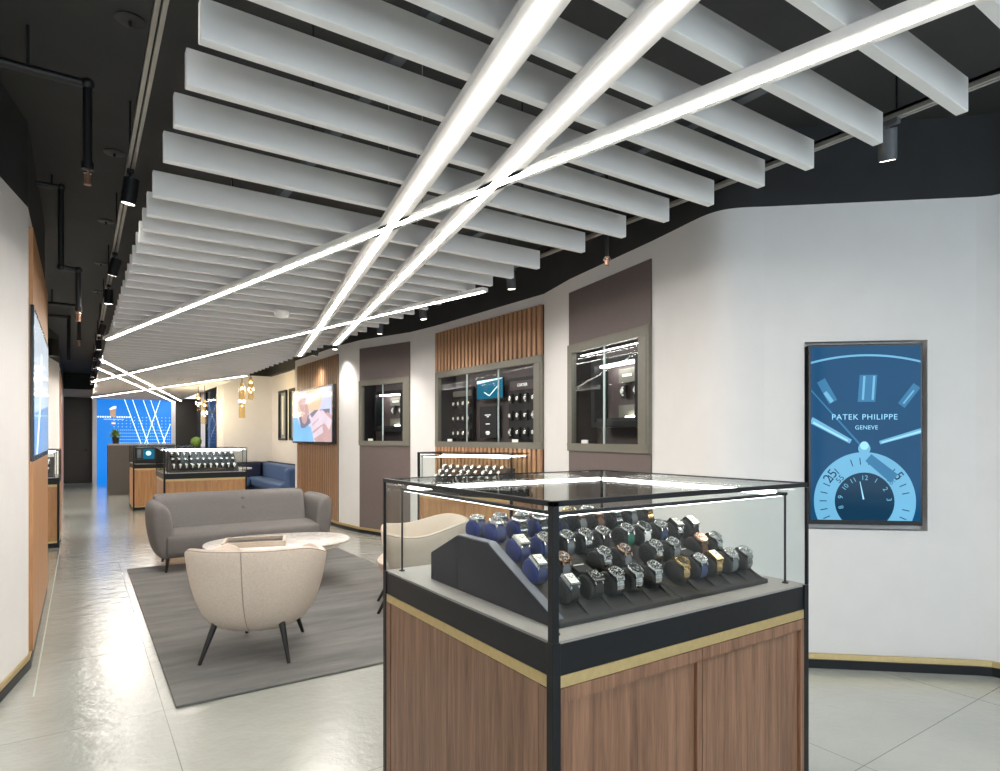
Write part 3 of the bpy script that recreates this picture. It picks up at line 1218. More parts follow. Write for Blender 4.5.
A.shapes('watch_hand', [bar((812, 420), (851, 442), 6.5, 4.5), bar((879, 443), (919, 431), 3.5, 5)], 'tvlight')
A.shapes('watch_hand', [bar((814, 422.5), (848, 441), 2, 1.5), bar((881, 442.8), (919, 431.5), 1.2, 1.8)], 'tvbright')
A.shapes('hour_hand', [bar((868, 458), (893, 479), 9, 11)], 'tvmid')
A.shapes('second_hand', [bar((812, 390), (866, 452), 1.4, 2.2)], 'tvmid')
A.shapes('hand_hub', [circ(864, 449, 6, 24)], 'tvlight')
A.shapes('hand_hub', [circ(864, 446, 4.2, 24)], 'tvbright')
A.text('PATEK PHILIPPE', 864, 417.5, 7.8, 'tvbright', spacing=1.12, sx=1.03)
A.text('GENEVE', 866, 428, 5.8, 'tvbright', spacing=1.05)

# landscape screen on the slatted panel: hands at work on a watch
T, L_ = frame_T(NV['a'], NV['b'])
s2 = thing('wall_screen', 'wide screen showing a close-up of two hands, hung on the far slatted panel', 'screen', (NV['a'][0], NV['a'][1], 1.292), math.atan2(NV['b'][1] - NV['a'][1], NV['b'][0] - NV['a'][0]))
MB().box((0.02, -0.09, 0), (L_ - 0.01, -0.03, 0.935), 'bezel').build('screen_housing', s2, 0.004)
M['im0'] = screen_mat('photo_pale_lilac', (0.52, 0.54, 0.70), 0.95)
M['im1'] = screen_mat('photo_warm_sleeve', (0.72, 0.50, 0.34), 0.9)
M['im2'] = screen_mat('photo_skin', (0.50, 0.33, 0.32), 0.9)
M['im3'] = screen_mat('photo_sky_blue', (0.20, 0.42, 0.72), 0.95)
M['im4'] = screen_mat('photo_skin_light', (0.66, 0.55, 0.62), 0.9)
M['im5'] = screen_mat('photo_shadow', (0.22, 0.20, 0.27), 0.85)
TA = Matrix(((1, 0, 0, 0.05), (0, 0, -1, -0.0905), (0, 1, 0, 0.03), (0, 0, 0, 1)))
A = Art(L_ - 0.11, 0.875, TA, s2, 0, 0, 100, 60)
A.shapes('photo_background', [[(0, 0), (0, 60), (100, 60), (100, 0)]], 'im0')
A.shapes('photo_sleeve', [[(38, 0), (40, 20), (55, 30), (70, 27), (78, 12), (80, 0)], [(12, 12), (22, 40), (34, 34), (38, 18), (30, 6)]], 'im1')
A.shapes('photo_cloth', [[(0, 30), (0, 60), (58, 60), (52, 44), (34, 38), (20, 40), (12, 30)]], 'im3')
A.shapes('photo_shade', [[(17, 30), (24, 44), (34, 44), (50, 38), (66, 28), (96, 32), (96, 24), (60, 24), (40, 30), (28, 24)]], 'im5')
A.shapes('photo_hand', [circ(33, 31, 8, 20), bar((20, 10), (36, 32), 12, 6), bar((30, 8), (44, 28), 10, 6), circ(74, 44, 20, 28), circ(90, 46, 18, 28)], 'im2')
A.shapes('photo_hand', [bar((46, 30), (52, 34), 5, 4), bar((50, 38), (74, 27), 7, 9), bar((52, 46), (78, 36), 6, 9), bar((56, 54), (80, 46), 6, 8), circ(78, 33, 8, 20), bar((78, 30), (98, 42), 9, 12)], 'im4')

# screen on the oak wall at the left
s3 = thing('wall_screen', 'tall pale blue screen set in the oak panel on the left wall', 'screen', (-0.24, 4.8, 1.25))
LW0, LW1 = 4.80, 6.93
MB().box((-0.012, -0.004, 0.0), (0.0042, LW1 - LW0, 0.965), 'bezel').build('screen_housing', s3)
M['ls0'] = screen_mat('left_screen_blue', (0.20, 0.30, 0.42), 0.8)
M['ls1'] = screen_mat('left_screen_pale', (0.50, 0.56, 0.62), 0.85)
M['ls2'] = screen_mat('left_screen_white', (0.75, 0.78, 0.82), 0.9)
k = MB()
k.add([(0.0046, 0.05, 0.035), (0.0046, LW1 - LW0 - 0.05, 0.035), (0.0046, LW1 - LW0 - 0.05, 0.93), (0.0046, 0.05, 0.93)], [(0, 1, 2, 3)], 'ls0')
k.build('screen_image', s3, recalc=False)
k = MB()
k.add([(0.0052, 0.05, 0.30), (0.0052, 2.05, 0.42), (0.0052, 2.05, 0.93), (0.0052, 0.05, 0.93)], [(0, 1, 2, 3)], 'ls1')
k.build('screen_image', s3, recalc=False)
k = MB()
rows = []
for i in range(13):
    t = i / 12
    y = 0.28 + 0.55 * math.sin(t * PI * 0.5)
    z = 0.035 + t * 0.72
    rows.append([(0.0058, y, z), (0.0058, y + 0.10 + 0.1 * t, z)])
k.grid(rows, 'ls2', smooth=False)
k.build('screen_image', s3, recalc=False)

# left oak panel
mb = MB()
mb.box((-0.262, 4.80, 0.084), (-0.24, 6.93, 1.25), 'oak')
mb.box((-0.262, 4.80, 2.215), (-0.24, 6.93, PZ), 'oak')
mb.box((-0.262, 4.80, 1.25), (-0.255, 6.93, 2.215), 'oak')
tag(mb.build('oak_panel'), 'full-height oak panel holding the pale blue screen, left wall', 'wall panel')
# far left wall: taupe panel with a dark cabinet, and oak beyond
def left_panel(p0, p1, z0, z1, mat, name, label, cat='wall panel', d=0.012):
    T_, L2 = frame_T(p0, p1)
    return tag(MB().box((0.0, -d, z0), (L2, 0.0, z1), mat, T_).build(name), label, cat)


pA, pB = Vector((-0.76, 10.9)), Vector((-0.49, 13.1))
left_panel(tuple(pA), tuple(pA.lerp(pB, 0.93)), 0.084, PZ, 'taupe', 'wall_panel', 'taupe panel in the left recess behind the small corner showcase')
T, L_ = frame_T(tuple(pA), tuple(pA.lerp(pB, 0.93)), 1.28)
lc = thing('display_cabinet', 'dark wall cabinet in the left recess behind the oak panel', 'cabinet', (pA.x, pA.y, 1.28), math.atan2(2.2, 0.27))
m_ = MB().box((0.05, -0.05, 0), (L_, -0.012, 0.93), 'greige')
m_.build('cabinet_frame', lc, 0.003)
MB().box((0.12, -0.056, 0.06), (L_ - 0.08, -0.05, 0.87), 'darkint').build('cabinet_interior', lc)
MB().box((0.12, -0.064, 0.06), (L_ - 0.08, -0.058, 0.87), 'glassd').build('glass_door', lc)
left_panel((-0.335, 14.9), (-0.385, 20.5), 0.084, PZ, 'oak', 'oak_panel', 'narrow strip of oak panel beside the far dark door, left wall', d=0.02)


# ------------------------------------------------------------------ ceiling baffles
ZB = 2.52
XB0, XB1 = 0.28, 2.538
DZ = 1.12
near = [0.555, 0.791, 1.037, 1.277, 1.478, 1.718, 1.965, 2.24, 2.545, 2.945, 3.215, 3.455, 3.675, 3.885, 4.16, 4.38, 4.62, 4.83, 5.13, 5.35, 5.64, 5.88, 6.15]
y = near[-1]
while y < 19.1:
    y += 0.245 + 0.03 * math.sin(y * 5.1)
    near.append(y)
bm_ = MB().box((XB0, 0, 0), (XB1, 0.038, 0.118), 'baffle')
b0 = bm_.build('ceiling_baffle', None, 0.002, 1)
b0d = b0
for i, yy in enumerate(near):
    if i == 0:
        o = b0
    else:
        o = b0.copy()
        C.objects.link(o)
    o.location = (0, yy * DZ, ZB)
    tag(o, 'white hanging ceiling baffle, %s back from the camera end' % ordn(i), 'ceiling baffle', 'white ceiling baffles')

# dark carriers the baffles hang from
for x, nm in ((0.87, 'left'), (2.03, 'right')):
    m_ = MB().box((x - 0.022, 0.3, 2.639), (x + 0.022, 21.6, 2.675), 'bracket')
    o = m_.build('carrier_rail')
    tag(o, 'long dark carrier rail above the white baffles, %s one' % nm, 'ceiling rail')
    h = MB()
    for q in range(0, 12):
        h.tube((x, 1.0 + q * 1.8, 2.675), (x, 1.0 + q * 1.8, CZ), 0.004, 0.004, 'metal', 6)
    h.build('hanger', o)


def led_line(name, a, b, w, label, hang=True):
    # a, b = plan points in units of DZ
    zb = 2.488
    k_ = (zb - 1.4)
    a = Vector((a[0] * k_, a[1] * k_)); b = Vector((b[0] * k_, b[1] * k_))
    d = (b - a)
    L2 = d.length
    ang = math.atan2(d.y, d.x)
    root = thing('linear_light', label, 'light', (a.x, a.y, zb), ang)
    pf = MB().box((0, -w / 2, 0.0), (L2, w / 2, 0.030), 'ledbody').build('light_profile', root)
    MB().box((0.01, -w * 0.145, -0.003), (L2 - 0.01, w * 0.145, 0.001), 'led').build('led_strip', pf)
    if hang:
        h = MB()
        n_ = max(2, int(L2 / 2.2))
        for i in range(n_):
            x = L2 * (i + 0.5) / n_
            h.tube((x, 0, 0.03), (x, 0, CZ - zb), 0.0025, 0.0025, 'rail', 6)
        h.build('suspension_wire', root)
    return root


def ext(a, b, t):
    return (a[0] + (b[0] - a[0]) * t, a[1] + (b[1] - a[1]) * t)


L1a, L1b = (2.25, 7.78), (0.89, 1.125)
L2a, L2b = (2.30, 6.64), (1.136, 0.96)
L3a, L3b = (0.23, 7.6), (1.673, 0.599)
led_line('l', L1a, ext(L1a, L1b, 1.20), 0.105, 'long white linear light, left one of the crossing near pair')
led_line('l', L2a, ext(L2a, L2b, 1.20), 0.105, 'long white linear light, right one of the crossing near pair')
led_line('l', L3a, ext(L3a, L3b, 1.16), 0.085, 'long linear light crossing the near pair from the left track')
led_line('l', (0.18, 13.6), (2.31, 3.62), 0.06, 'thin linear light running to the baffle ends above the slatted panels')
led_line('l', (0.23, 9.62), (2.33, 19.35), 0.07, 'far linear light, upper one of the crossing pair before the blue wall')
led_line('l', (0.22, 10.84), (2.23, 20.0), 0.07, 'far linear light, lower one of the crossing pair before the blue wall')
led_line('l', (0.25, 18.9), (2.26, 10.8), 0.06, 'farthest thin linear light ending by the glass pendants')


# ------------------------------------------------------------------ track lights
def track(x, y0, y1, z, label):
    m_ = MB()
    m_.box((x - 0.02, y0, z), (x - 0.004, y1, z + 0.035), 'rail')
    m_.box((x + 0.004, y0, z), (x + 0.02, y1, z + 0.035), 'rail')
    m_.box((x - 0.02, y0, z + 0.02), (x + 0.02, y1, z + 0.035), 'metal')
    for q in range(int((y1 - y0) / 1.6) + 1):
        yy = y0 + 0.3 + q * 1.6
        if yy < y1:
            m_.tube((x, yy, z + 0.035), (x, yy, CZ), 0.005, 0.005, 'metal', 6)
    return tag(m_.build('light_track'), label, 'light track')


track(0.235, -1.0, 20.5, 2.90, 'long grey light track hung left of the white baffles')
track(3.19, -0.5, 11.5, 2.90, 'thin grey light track hung right of the white baffles')


def make_spot(x, y, z, label, aim, power=14, mat='metal', group=None, warm=(1.0, 0.93, 0.84), L=0.14, r=0.040, cone=110):
    root = thing('track_spotlight', label, 'spotlight', (x, y, z), 0, group)
    MB().box((-0.018, -0.05, -0.022), (0.018, 0.05, 0.0), mat).build('track_adapter', root, 0.002)
    d = (Vector(aim) - Vector((x, y, z - 0.11))).normalized()
    c_ = Vector((0, 0, -0.11))
    MB().tube((0, 0, -0.022), tuple(c_), 0.006, 0.006, mat, 8).build('stem', root)
    h = MB()
    h.tube(tuple(c_ - d * L * 0.5), tuple(c_ + d * L * 0.5), r, r, mat, 18)
    hd = h.build('lamp_head', root, 0.002)
    h = MB()
    h.tube(tuple(c_ + d * (L * 0.5 - 0.004)), tuple(c_ + d * (L * 0.5 + 0.0015)), r * 0.8, r * 0.8, 'lens', 18)
    h.build('lens', hd)
    if power:
        l = bpy.data.lights.new('spot_lamp', 'SPOT')
        l.energy = power
        l.color = warm
        l.spot_size = math.radians(cone)
        l.spot_blend = 1.0
        l.shadow_soft_size = 0.06
        lo = bpy.data.objects.new('spot_lamp', l)
        C.objects.link(lo)
        lo.parent = root
        lo.location = c_ + d * (L * 0.5 + 0.012)
        lo.rotation_euler = d.to_track_quat('-Z', 'Y').to_euler()
    return root


left_sp = [(1.97, (-0.1, 2.2, 0), 10), (4.1, (-0.1, 4.5, 0.2), 16), (6.0, (-0.24, 6.6, 0.9), 16), (7.3, (0.2, 7.6, 0.0), 45), (9.6, (-0.4, 10.4, 0.4), 60), (11.2, (0.3, 11.6, 0.0), 150),
           (12.4, (-0.4, 13.2, 0.8), 60), (14.3, (0.3, 14.8, 0.0), 170), (16.4, (0.3, 16.9, 0.0), 170), (18.6, (0.3, 19.0, 0.0), 170)]
for i, (yy, aim, pw) in enumerate(left_sp):
    make_spot(0.235, yy, 2.90, 'black track spotlight on the left track, %s from the camera end' % ORD[i], aim, pw, group='spotlights on the left track', cone=72)
right_sp = [(0.0, (4.1, 0.4, 0.0), 4), (1.44, (3.9, 1.75, 0.6), 4), (4.57, (3.5, 4.7, 0.3), 12), (6.3, (3.5, 6.2, 0.2), 38), (7.5, (3.2, 7.9, 0.0), 60), (9.2, (3.0, 8.9, 0.0), 65), (10.1, (2.6, 10.9, 0.0), 80)]
for i, (yy, aim, pw) in enumerate(right_sp):
    make_spot(3.19, yy, 2.90, 'track spotlight on the right track, %s from the camera end' % ORD[i], aim, pw, mat='bracket', group='spotlights on the right track')


# ------------------------------------------------------------------ pipes and ceiling hardware
def pipe(pts, r, label, head=None, coll=()):
    root = thing('sprinkler_pipe', label, 'pipe', pts[0])
    o0 = Vector(pts[0])
    m_ = MB()
    loc = [Vector(p) - o0 for p in pts]
    m_.path([tuple(p) for p in loc], r, 'duct', 12)
    for p in loc[1:-1]:
        m_.ball(tuple(p), r * 1.45, 'duct')
    m_.build('pipe_run', root)
    for c_ in coll:
        q = Vector(c_) - o0
        MB().tube((q.x, q.y, CZ - o0.z), tuple(q), 0.007, 0.007, 'duct', 8).build('hanger_rod', root)
    if head:
        q = loc[-1]
        h = MB()
        h.tube((q.x, q.y, q.z + 0.02), (q.x, q.y, q.z - 0.012), r * 1.3, r * 1.3, 'duct', 12)
        h.tube((q.x, q.y, q.z - 0.012), (q.x, q.y, q.z - 0.05), 0.011, 0.014, 'brassred', 10)
        h.tube((q.x, q.y, q.z - 0.022), (q.x, q.y, q.z - 0.03), 0.018, 0.018, 'steel', 10)
        h.tube((q.x, q.y, q.z - 0.085), (q.x, q.y, q.z - 0.05), 0.016, 0.012, 'brassred', 10)
        h.build('sprinkler_head', root)
    return root


pipe([(-0.42, 3.61, 3.10), (0.03, 3.61, 3.10), (0.03, 3.61, 2.70)], 0.021, 'black sprinkler pipe bending down, nearest the camera', True, [(-0.20, 3.61, 3.1)])
pipe([(-0.42, 5.57, 3.22), (-0.115, 5.57, 3.22), (-0.115, 5.57, 2.64), (-0.01, 5.57, 2.63), (-0.01, 5.57, 2.34)], 0.019, 'black sprinkler pipe with two drops above the left wall', True, [(-0.17, 5.57, 3.2)])
pipe([(-0.45, 9.9, 3.12), (-0.01, 9.9, 3.12), (-0.01, 9.9, 2.68)], 0.022, 'farther black sprinkler pipe with square bend by the ceiling', True, [(-0.3, 9.9, 3.1)])
pipe([(-0.5, 11.4, 3.2), (-0.14, 11.4, 3.2), (-0.14, 11.4, 2.55)], 0.024, 'farthest black pipe dropping towards the far doors', False)
# black speaker on the left wall
sp = thing('wall_speaker', 'small black speaker mounted high in the left recess', 'speaker', (-0.47, 12.4, 2.84), -0.5)
MB().box((0, -0.09, -0.14), (0.16, 0.09, 0.14), 'duct').build('speaker_body', sp, 0.01)
MB().box((-0.1, -0.02, -0.02), (0.0, 0.02, 0.02), 'duct').build('bracket', sp)

# round ceiling caps
for i, yy in enumerate((3.3, 4.9, 6.5, 8.1, 9.7)):
    m_ = MB()
    m_.lathe([(0.062, 0.0), (0.062, -0.006), (0.048, -0.010), (0.02, -0.010)], 'duct', 24)
    m_.tube((0, 0, -0.010), (0, 0, -0.03), 0.008, 0.006, 'metal', 8)
    o = m_.build('ceiling_rosette', loc=(0.19, yy, CZ))
    tag(o, 'round dark ceiling cap left of the track, %s from the camera' % ORD[i], 'ceiling cap', 'round ceiling caps')

# smoke detector dome under the baffles
m_ = MB()
m_.lathe([(0.065, 0.0), (0.070, -0.008), (0.070, -0.02), (0.060, -0.048), (0.038, -0.066), (0.012, -0.072)], 'whiteplastic', 24)
o = m_.build('smoke_detector', loc=(1.48, 5.66, ZB))
tag(o, 'white dome detector under the ceiling baffles', 'detector')
m_ = MB()
m_.lathe([(0.055, 0.0), (0.058, -0.02), (0.035, -0.045), (0.01, -0.05)], 'whiteplastic', 20)
o = m_.build('smoke_detector', loc=(1.6, 13.4, ZB))
tag(o, 'tiny far white dome detector before the blue wall', 'detector')
# hanging sprinkler near the right baffle ends
m_ = MB()
m_.tube((0, 0, 0), (0, 0, CZ - 2.47), 0.012, 0.012, 'duct', 8)
m_.tube((0, 0, -0.05), (0, 0, 0), 0.014, 0.018, 'brassred', 10)
m_.tube((0, 0, -0.02), (0, 0, -0.012), 0.024, 0.024, 'steel', 10)
o = m_.build('hanging_sprinkler', loc=(2.60, 2.73, 2.47))
tag(o, 'small sprinkler head hanging beside the right baffle ends', 'sprinkler')


# ------------------------------------------------------------------ showcases
def build_showcase(loc, W, D, label, ztop=1.24, zdeck=0.885, zg1=0.80, zg0=0.77, wood_m='walnut', doors=2, rz=0.0, led=True, shallow=False):
    root = thing('showcase', label, 'showcase', loc, rz)
    pw = 0.026
    # plinth and carcass
    m_ = MB()
    m_.box((0.02, 0.02, 0.0), (W - 0.02, D - 0.02, 0.05), 'metal')
    m_.box((0.021, 0.021, 0.05), (W - 0.021, D - 0.021, zg0), 'metal')
    m_.box((0.004, 0.004, zg1), (W - 0.004, D - 0.004, zdeck - 0.006), 'metal')
    for x in (0, W - pw):
        for y_ in (0, D - pw):
            m_.box((x, y_, 0), (x + pw, y_ + pw, zdeck - 0.001), 'metal')
    m_.build('showcase_carcass', root, 0.0015)
    # brass bands top and bottom
    for z0, z1 in ((zg0, zg1), (0.06, 0.085)):
        g = MB()
        g.box((pw, 0.003, z0), (W - pw, 0.012, z1), 'gold')
        g.box((pw, D - 0.012, z0), (W - pw, D - 0.003, z1), 'gold')
        g.box((0.003, pw, z0), (0.012, D - pw, z1), 'gold')
        g.box((W - 0.012, pw, z0), (W - 0.003, D - pw, z1), 'gold')
        g.build('brass_band', root)

    # recessed-panel fronts
    def shaker(x0, x1, z0, z1, face, name):
        s = MB()
        f = 0.035
        t0, t1, t2 = 0.001, 0.020, 0.013

        def bx(a, c_, za, zb, ta, tb):
            if face == 'front':
                s.box((a, ta, za), (c_, tb, zb), wood_m)
            elif face == 'back':
                s.box((a, D - ta, za), (c_, D - tb, zb), wood_m)
            elif face == 'left':
                s.box((ta, a, za), (tb, c_, zb), wood_m)
            else:
                s.box((W - ta, a, za), (W - tb, c_, zb), wood_m)
        if face in ('front', 'back'):
            bx(x0, x1, z1 - f, z1, t0, t1)
            bx(x0, x1, z0, z0 + f, t0, t1)
            bx(x0, x0 + f * 0.6, z0 + f, z1 - f, t0, t1)
            bx(x1 - f * 0.6, x1, z0 + f, z1 - f, t0, t1)
            bx(x0 + f * 0.6, x1 - f * 0.6, z0 + f, z1 - f, t2, t1)
        else:
            bx(x0, x0 + 0.035, z0, z1, t0 + 0.001, t1)
            bx(x0 + 0.039, x1 - 0.039, z0, z1, t0 + 0.003, t1)
            bx(x1 - 0.035, x1, z0, z1, t0 + 0.001, t1)
        return s.build(name, root, 0.001, 1)
    zt = zg0 - 0.002
    w = (W - 2 * pw) / doors
    for i in range(doors):
        shaker(pw + i * w + 0.0015, pw + (i + 1) * w - 0.0015, 0.087, zt, 'front', 'cabinet_door')
    shaker(pw, D - pw, 0.087, zt, 'left', 'side_panel')
    shaker(pw, D - pw, 0.087, zt, 'right', 'side_panel')
    shaker(pw, W - pw, 0.087, zt, 'back', 'back_panel')
    MB().box((0.008, 0.008, zdeck - 0.006), (W - 0.008, D - 0.008, zdeck + 0.001), 'deck').build('display_deck', root)
    # glass frame
    fr = MB()
    t = 0.0205
    for x in (0, W - t):
        for y_ in (0, D - t):
            tt_ = t if (y_ == 0 and x == 0) else t * 0.5
            fr.box((x if x == 0 else W - tt_, y_ if y_ == 0 else D - tt_, zdeck), (x + tt_ if x == 0 else W, y_ + tt_ if y_ == 0 else D, ztop), 'metal')
    fr.box((0, 0, ztop - 0.014), (W, 0.0125, ztop), 'metal')
    fr.box((0, D - 0.006, ztop - 0.006), (W, D, ztop), 'metal')
    fr.box((0, 0, ztop - 0.014), (0.0125, D, ztop), 'metal')
    fr.box((W - 0.006, 0, ztop - 0.006), (W, D, ztop), 'metal')
    fr.build('glass_frame', root, 0.001, 1)
    gl = MB()
    gl.box((0.004, 0.004, zdeck), (W - 0.004, 0.010, ztop - 0.007), 'glass')
    gl.build('glass_pane', root)
    MB().box((0.004, D - 0.010, zdeck), (W - 0.004, D - 0.004, ztop - 0.007), 'glass').build('glass_pane', root)
    MB().box((0.004, 0.010, zdeck), (0.010, D - 0.010, ztop - 0.007), 'glass').build('glass_pane', root)
    MB().box((W - 0.010, 0.010, zdeck), (W - 0.004, D - 0.010, ztop - 0.007), 'glass').build('glass_pane', root)
    MB().box((0.004, 0.004, ztop - 0.007), (W - 0.004, D - 0.004, ztop - 0.001), 'glass').build('glass_top', root)
    # inner light frame on four thin posts
    if led:
        i0 = 0.055 if not shallow else 0.035
        zl = ztop - 0.045
        lf = MB()
        for (a, b) in (((i0, i0), (W - i0, i0)), ((i0, D - i0), (W - i0, D - i0)), ((i0, i0), (i0, D - i0)), ((W - i0, i0), (W - i0, D - i0))):
            lf.box((a[0] - 0.006, a[1] - 0.006, zl), (b[0] + 0.006, b[1] + 0.006, zl + 0.010), 'metal')
        for x in (i0, W - i0):
            for y_ in (i0, D - i0):
                lf.tube((x, y_, zdeck), (x, y_, zl), 0.004, 0.004, 'metal', 8)
                lf.tube((x, y_, zdeck), (x, y_, zdeck + 0.005), 0.011, 0.011, 'metal', 12)
        lfo = lf.build('light_frame', root)
        ls = MB()
        e = 0.0075
        ls.box((i0 + 0.02, D - i0 - e - 0.006, zl - 0.001), (W - i0 - 0.02, D - i0 - 0.0065, zl + 0.015), 'ledcase')
        ls.box((W - i0 - e - 0.006, i0 + 0.03, zl - 0.001), (W - i0 - 0.0065, D - i0 - 0.02, zl + 0.015), 'ledcase')
        ls.box((i0 + 0.02, i0 + 0.0, zl - 0.002), (W - i0 - 0.02, i0 + 0.008, zl - 0.0005), 'ledcase')
        ls.box((i0 + 0.0, i0 + 0.02, zl - 0.002), (i0 + 0.008, D - i0 - 0.02, zl - 0.0005), 'ledcase')
        ls.build('led_strip', lfo)
    return root


MX, MY = 0.972, 1.212
build_showcase((MX, MY, 0), 1.144, 1.045, 'large walnut and glass watch showcase nearest the camera')
build_showcase((0.975, 9.94, 0), 1.115, 1.06, 'oak and glass watch showcase behind the grey sofa', wood_m='oak')
c3 = build_showcase((0.832, 13.70, 0), 1.05, 1.05, 'oak showcase with a dark glass case before the reception desk', wood_m='oak', doors=1, led=False)
c4 = build_showcase((2.95, 5.95, 0), 1.14, 0.42, 'slim glass watch showcase standing before the slatted wall panel', wood_m='oak', rz=math.atan2(-1.03, 0.50), shallow=True)
c5 = build_showcase((-0.83, 9.68, 0), 0.615, 0.9, 'small oak and glass showcase in the left recess', wood_m='oak', doors=1, led=True)


# ------------------------------------------------------------------ watches
def link_parts(root, parts):
    made = {}
    for nm, me in parts:
        o = bpy.data.objects.new(nm, me)
        C.objects.link(o)
        o.parent = made.get({'crown': 'watch_case', 'watch_hands': 'watch_dial'}.get(nm), root)
        made[nm] = o


def watch_tree(kind, label, group, matrix, square=False, chrono=True):
    cm, dm, sm_ = kind
    key = (kind, square)
    root = bpy.data.objects.new('watch', None)
    root.empty_display_size = 0.02
    C.objects.link(root)
    root.matrix_world = matrix
    tag(root, label, 'watch', group)
    if key in WPROTO:
        link_parts(root, WPROTO[key])
        return root
    parts = []
    # bracelet / strap: arc over the cushion, local y is the 12-6 direction, z out of the dial
    m_ = MB()
    R_ = 0.030
    metal_band = sm_ in ('steel', 'ygold', 'rosegold')
    for s in (-1, 1):
        nseg = 11
        rows = []
        for j in range(nseg + 1):
            t = j / nseg
            ang = math.radians(32 + 112 * t)
            y_ = s * R_ * math.sin(ang) * 1.12
            z_ = R_ * (math.cos(ang) - 1) + 0.003
            w_ = 0.0118 - 0.0026 * t
            th = 0.0032
            ny, nz = s * math.sin(ang), math.cos(ang)
            if metal_band and j < nseg:
                # separate links
                a2 = math.radians(32 + 112 * (j + 0.86) / nseg)
                y2, z2 = s * R_ * math.sin(a2) * 1.12, R_ * (math.cos(a2) - 1) + 0.003
                for (xa, xb, hh) in ((-w_, -w_ * 0.42, 0), (-w_ * 0.38, w_ * 0.38, 0.0008), (w_ * 0.42, w_, 0)):
                    vs = []
                    for (yy_, zz_, aa) in ((y_, z_, ang), (y2, z2, a2)):
                        for x_ in (xa, xb):
                            vs.append((x_, yy_ + s * math.sin(aa) * hh, zz_ + math.cos(aa) * hh))
                            vs.append((x_, yy_ - s * math.sin(aa) * th, zz_ - math.cos(aa) * th))
                    m_.add(vs, [(0, 2, 6, 4), (1, 5, 7, 3), (0, 4, 5, 1), (2, 3, 7, 6), (0, 1, 3, 2), (4, 6, 7, 5)], sm_)
            rows.append([(-w_, y_, z_), (w_, y_, z_), (w_, y_ - ny * th, z_ - nz * th), (-w_, y_ - ny * th, z_ - nz * th)])
        if not metal_band:
            m_.grid(rows, sm_, close_u=True, smooth=False, caps=True)
    me = m_.build('strap')
    parts.append(('strap', me.data))
    bpy.data.objects.remove(me)
    # case with lugs and crown
    m_ = MB()
    if square:
        m_.box((-0.0165, -0.0195, 0.0), (0.0165, 0.0195, 0.0085), cm)
        m_.box((-0.0145, -0.0175, 0.0085), (0.0145, 0.0175, 0.0098), cm)
    else:
        m_.lathe([(0.0165, -0.001), (0.0200, 0.0005), (0.0210, 0.003), (0.0210, 0.006), (0.0195, 0.0085), (0.0188, 0.0105), (0.0168, 0.0105), (0.0165, 0.0095)], cm, 28)
    for sx in (-1, 1):
        for sy in (-1, 1):
            m_.add([(sx * 0.0095, sy * 0.0150, 0.0005), (sx * 0.0135, sy * 0.0150, 0.0005), (sx * 0.0130, sy * 0.0245, -0.006), (sx * 0.0100, sy * 0.0245, -0.006),
                    (sx * 0.0095, sy * 0.0150, 0.0070), (sx * 0.0135, sy * 0.0150, 0.0070), (sx * 0.0130, sy * 0.0245, -0.001), (sx * 0.0100, sy * 0.0245, -0.001)],
                   [(0, 1, 2, 3), (4, 5, 6, 7), (0, 1, 5, 4), (1, 2, 6, 5), (2, 3, 7, 6), (3, 0, 4, 7)], cm)
    cr_ = MB().tube((0.0205, 0, 0.0045), (0.0250, 0, 0.0045), 0.0028, 0.0028, cm, 10)
    if not square:
        for dy in (-0.0075, 0.0075):
            m_.tube((0.0185, dy, 0.0045), (0.0228, dy * 1.15, 0.0045), 0.0016, 0.0016, cm, 8)
    for nm, mm in (('watch_case', m_), ('crown', cr_)):
        o = mm.build(nm)
        parts.append((nm, o.data))
        bpy.data.objects.remove(o)
    # dial with markers, subdials and hands
    m_ = MB()
    dz = 0.0092 if not square else 0.0099
    mk = 'dwhite' if dm in ('dblack', 'dblue', 'dgreen') else 'dblack'
    if square:
        m_.box((-0.0125, -0.0155, dz), (0.0125, 0.0155, dz + 0.0003), dm)
    else:
        m_.lathe([(0.0005, dz), (0.0164, dz)], dm, 28, smooth=False)
    for i in range(12):
        a = 2 * PI * i / 12
        r0, r1 = 0.0118, 0.0150
        if square:
            r0, r1 = 0.0095, 0.0118
        ca, sa = math.cos(a), math.sin(a)
        T_ = Matrix.Rotation(a, 4, 'Z')
        m_.box((r0, -0.0007, dz + 0.0003), (r1, 0.0007, dz + 0.0009), mk, T_)
    if not square:
        for (sx, sy) in ((-0.0072, 0), (0.0072, 0), (0, -0.0075)):
            m_.lathe([(0.0004, dz + 0.0004), (0.0036, dz + 0.0004)], 'sgrey' if mk == 'dblack' else 'sgrey', 14, Matrix.Translation((sx, sy, 0)), False)
    hn = MB()
    for ang, ln, wd_ in ((2.3, 0.0085, 0.0008), (0.75, 0.0125, 0.0006)):
        hn.box((-0.002, -wd_, dz + 0.0012), (ln, wd_, dz + 0.0017), mk, Matrix.Rotation(ang, 4, 'Z'))
    for nm, mm in (('watch_dial', m_), ('watch_hands', hn)):
        o = mm.build(nm)
        parts.append((nm, o.data))
        bpy.data.objects.remove(o)
    WPROTO[key] = parts
    link_parts(root, parts)
    return root


WPROTO = {}


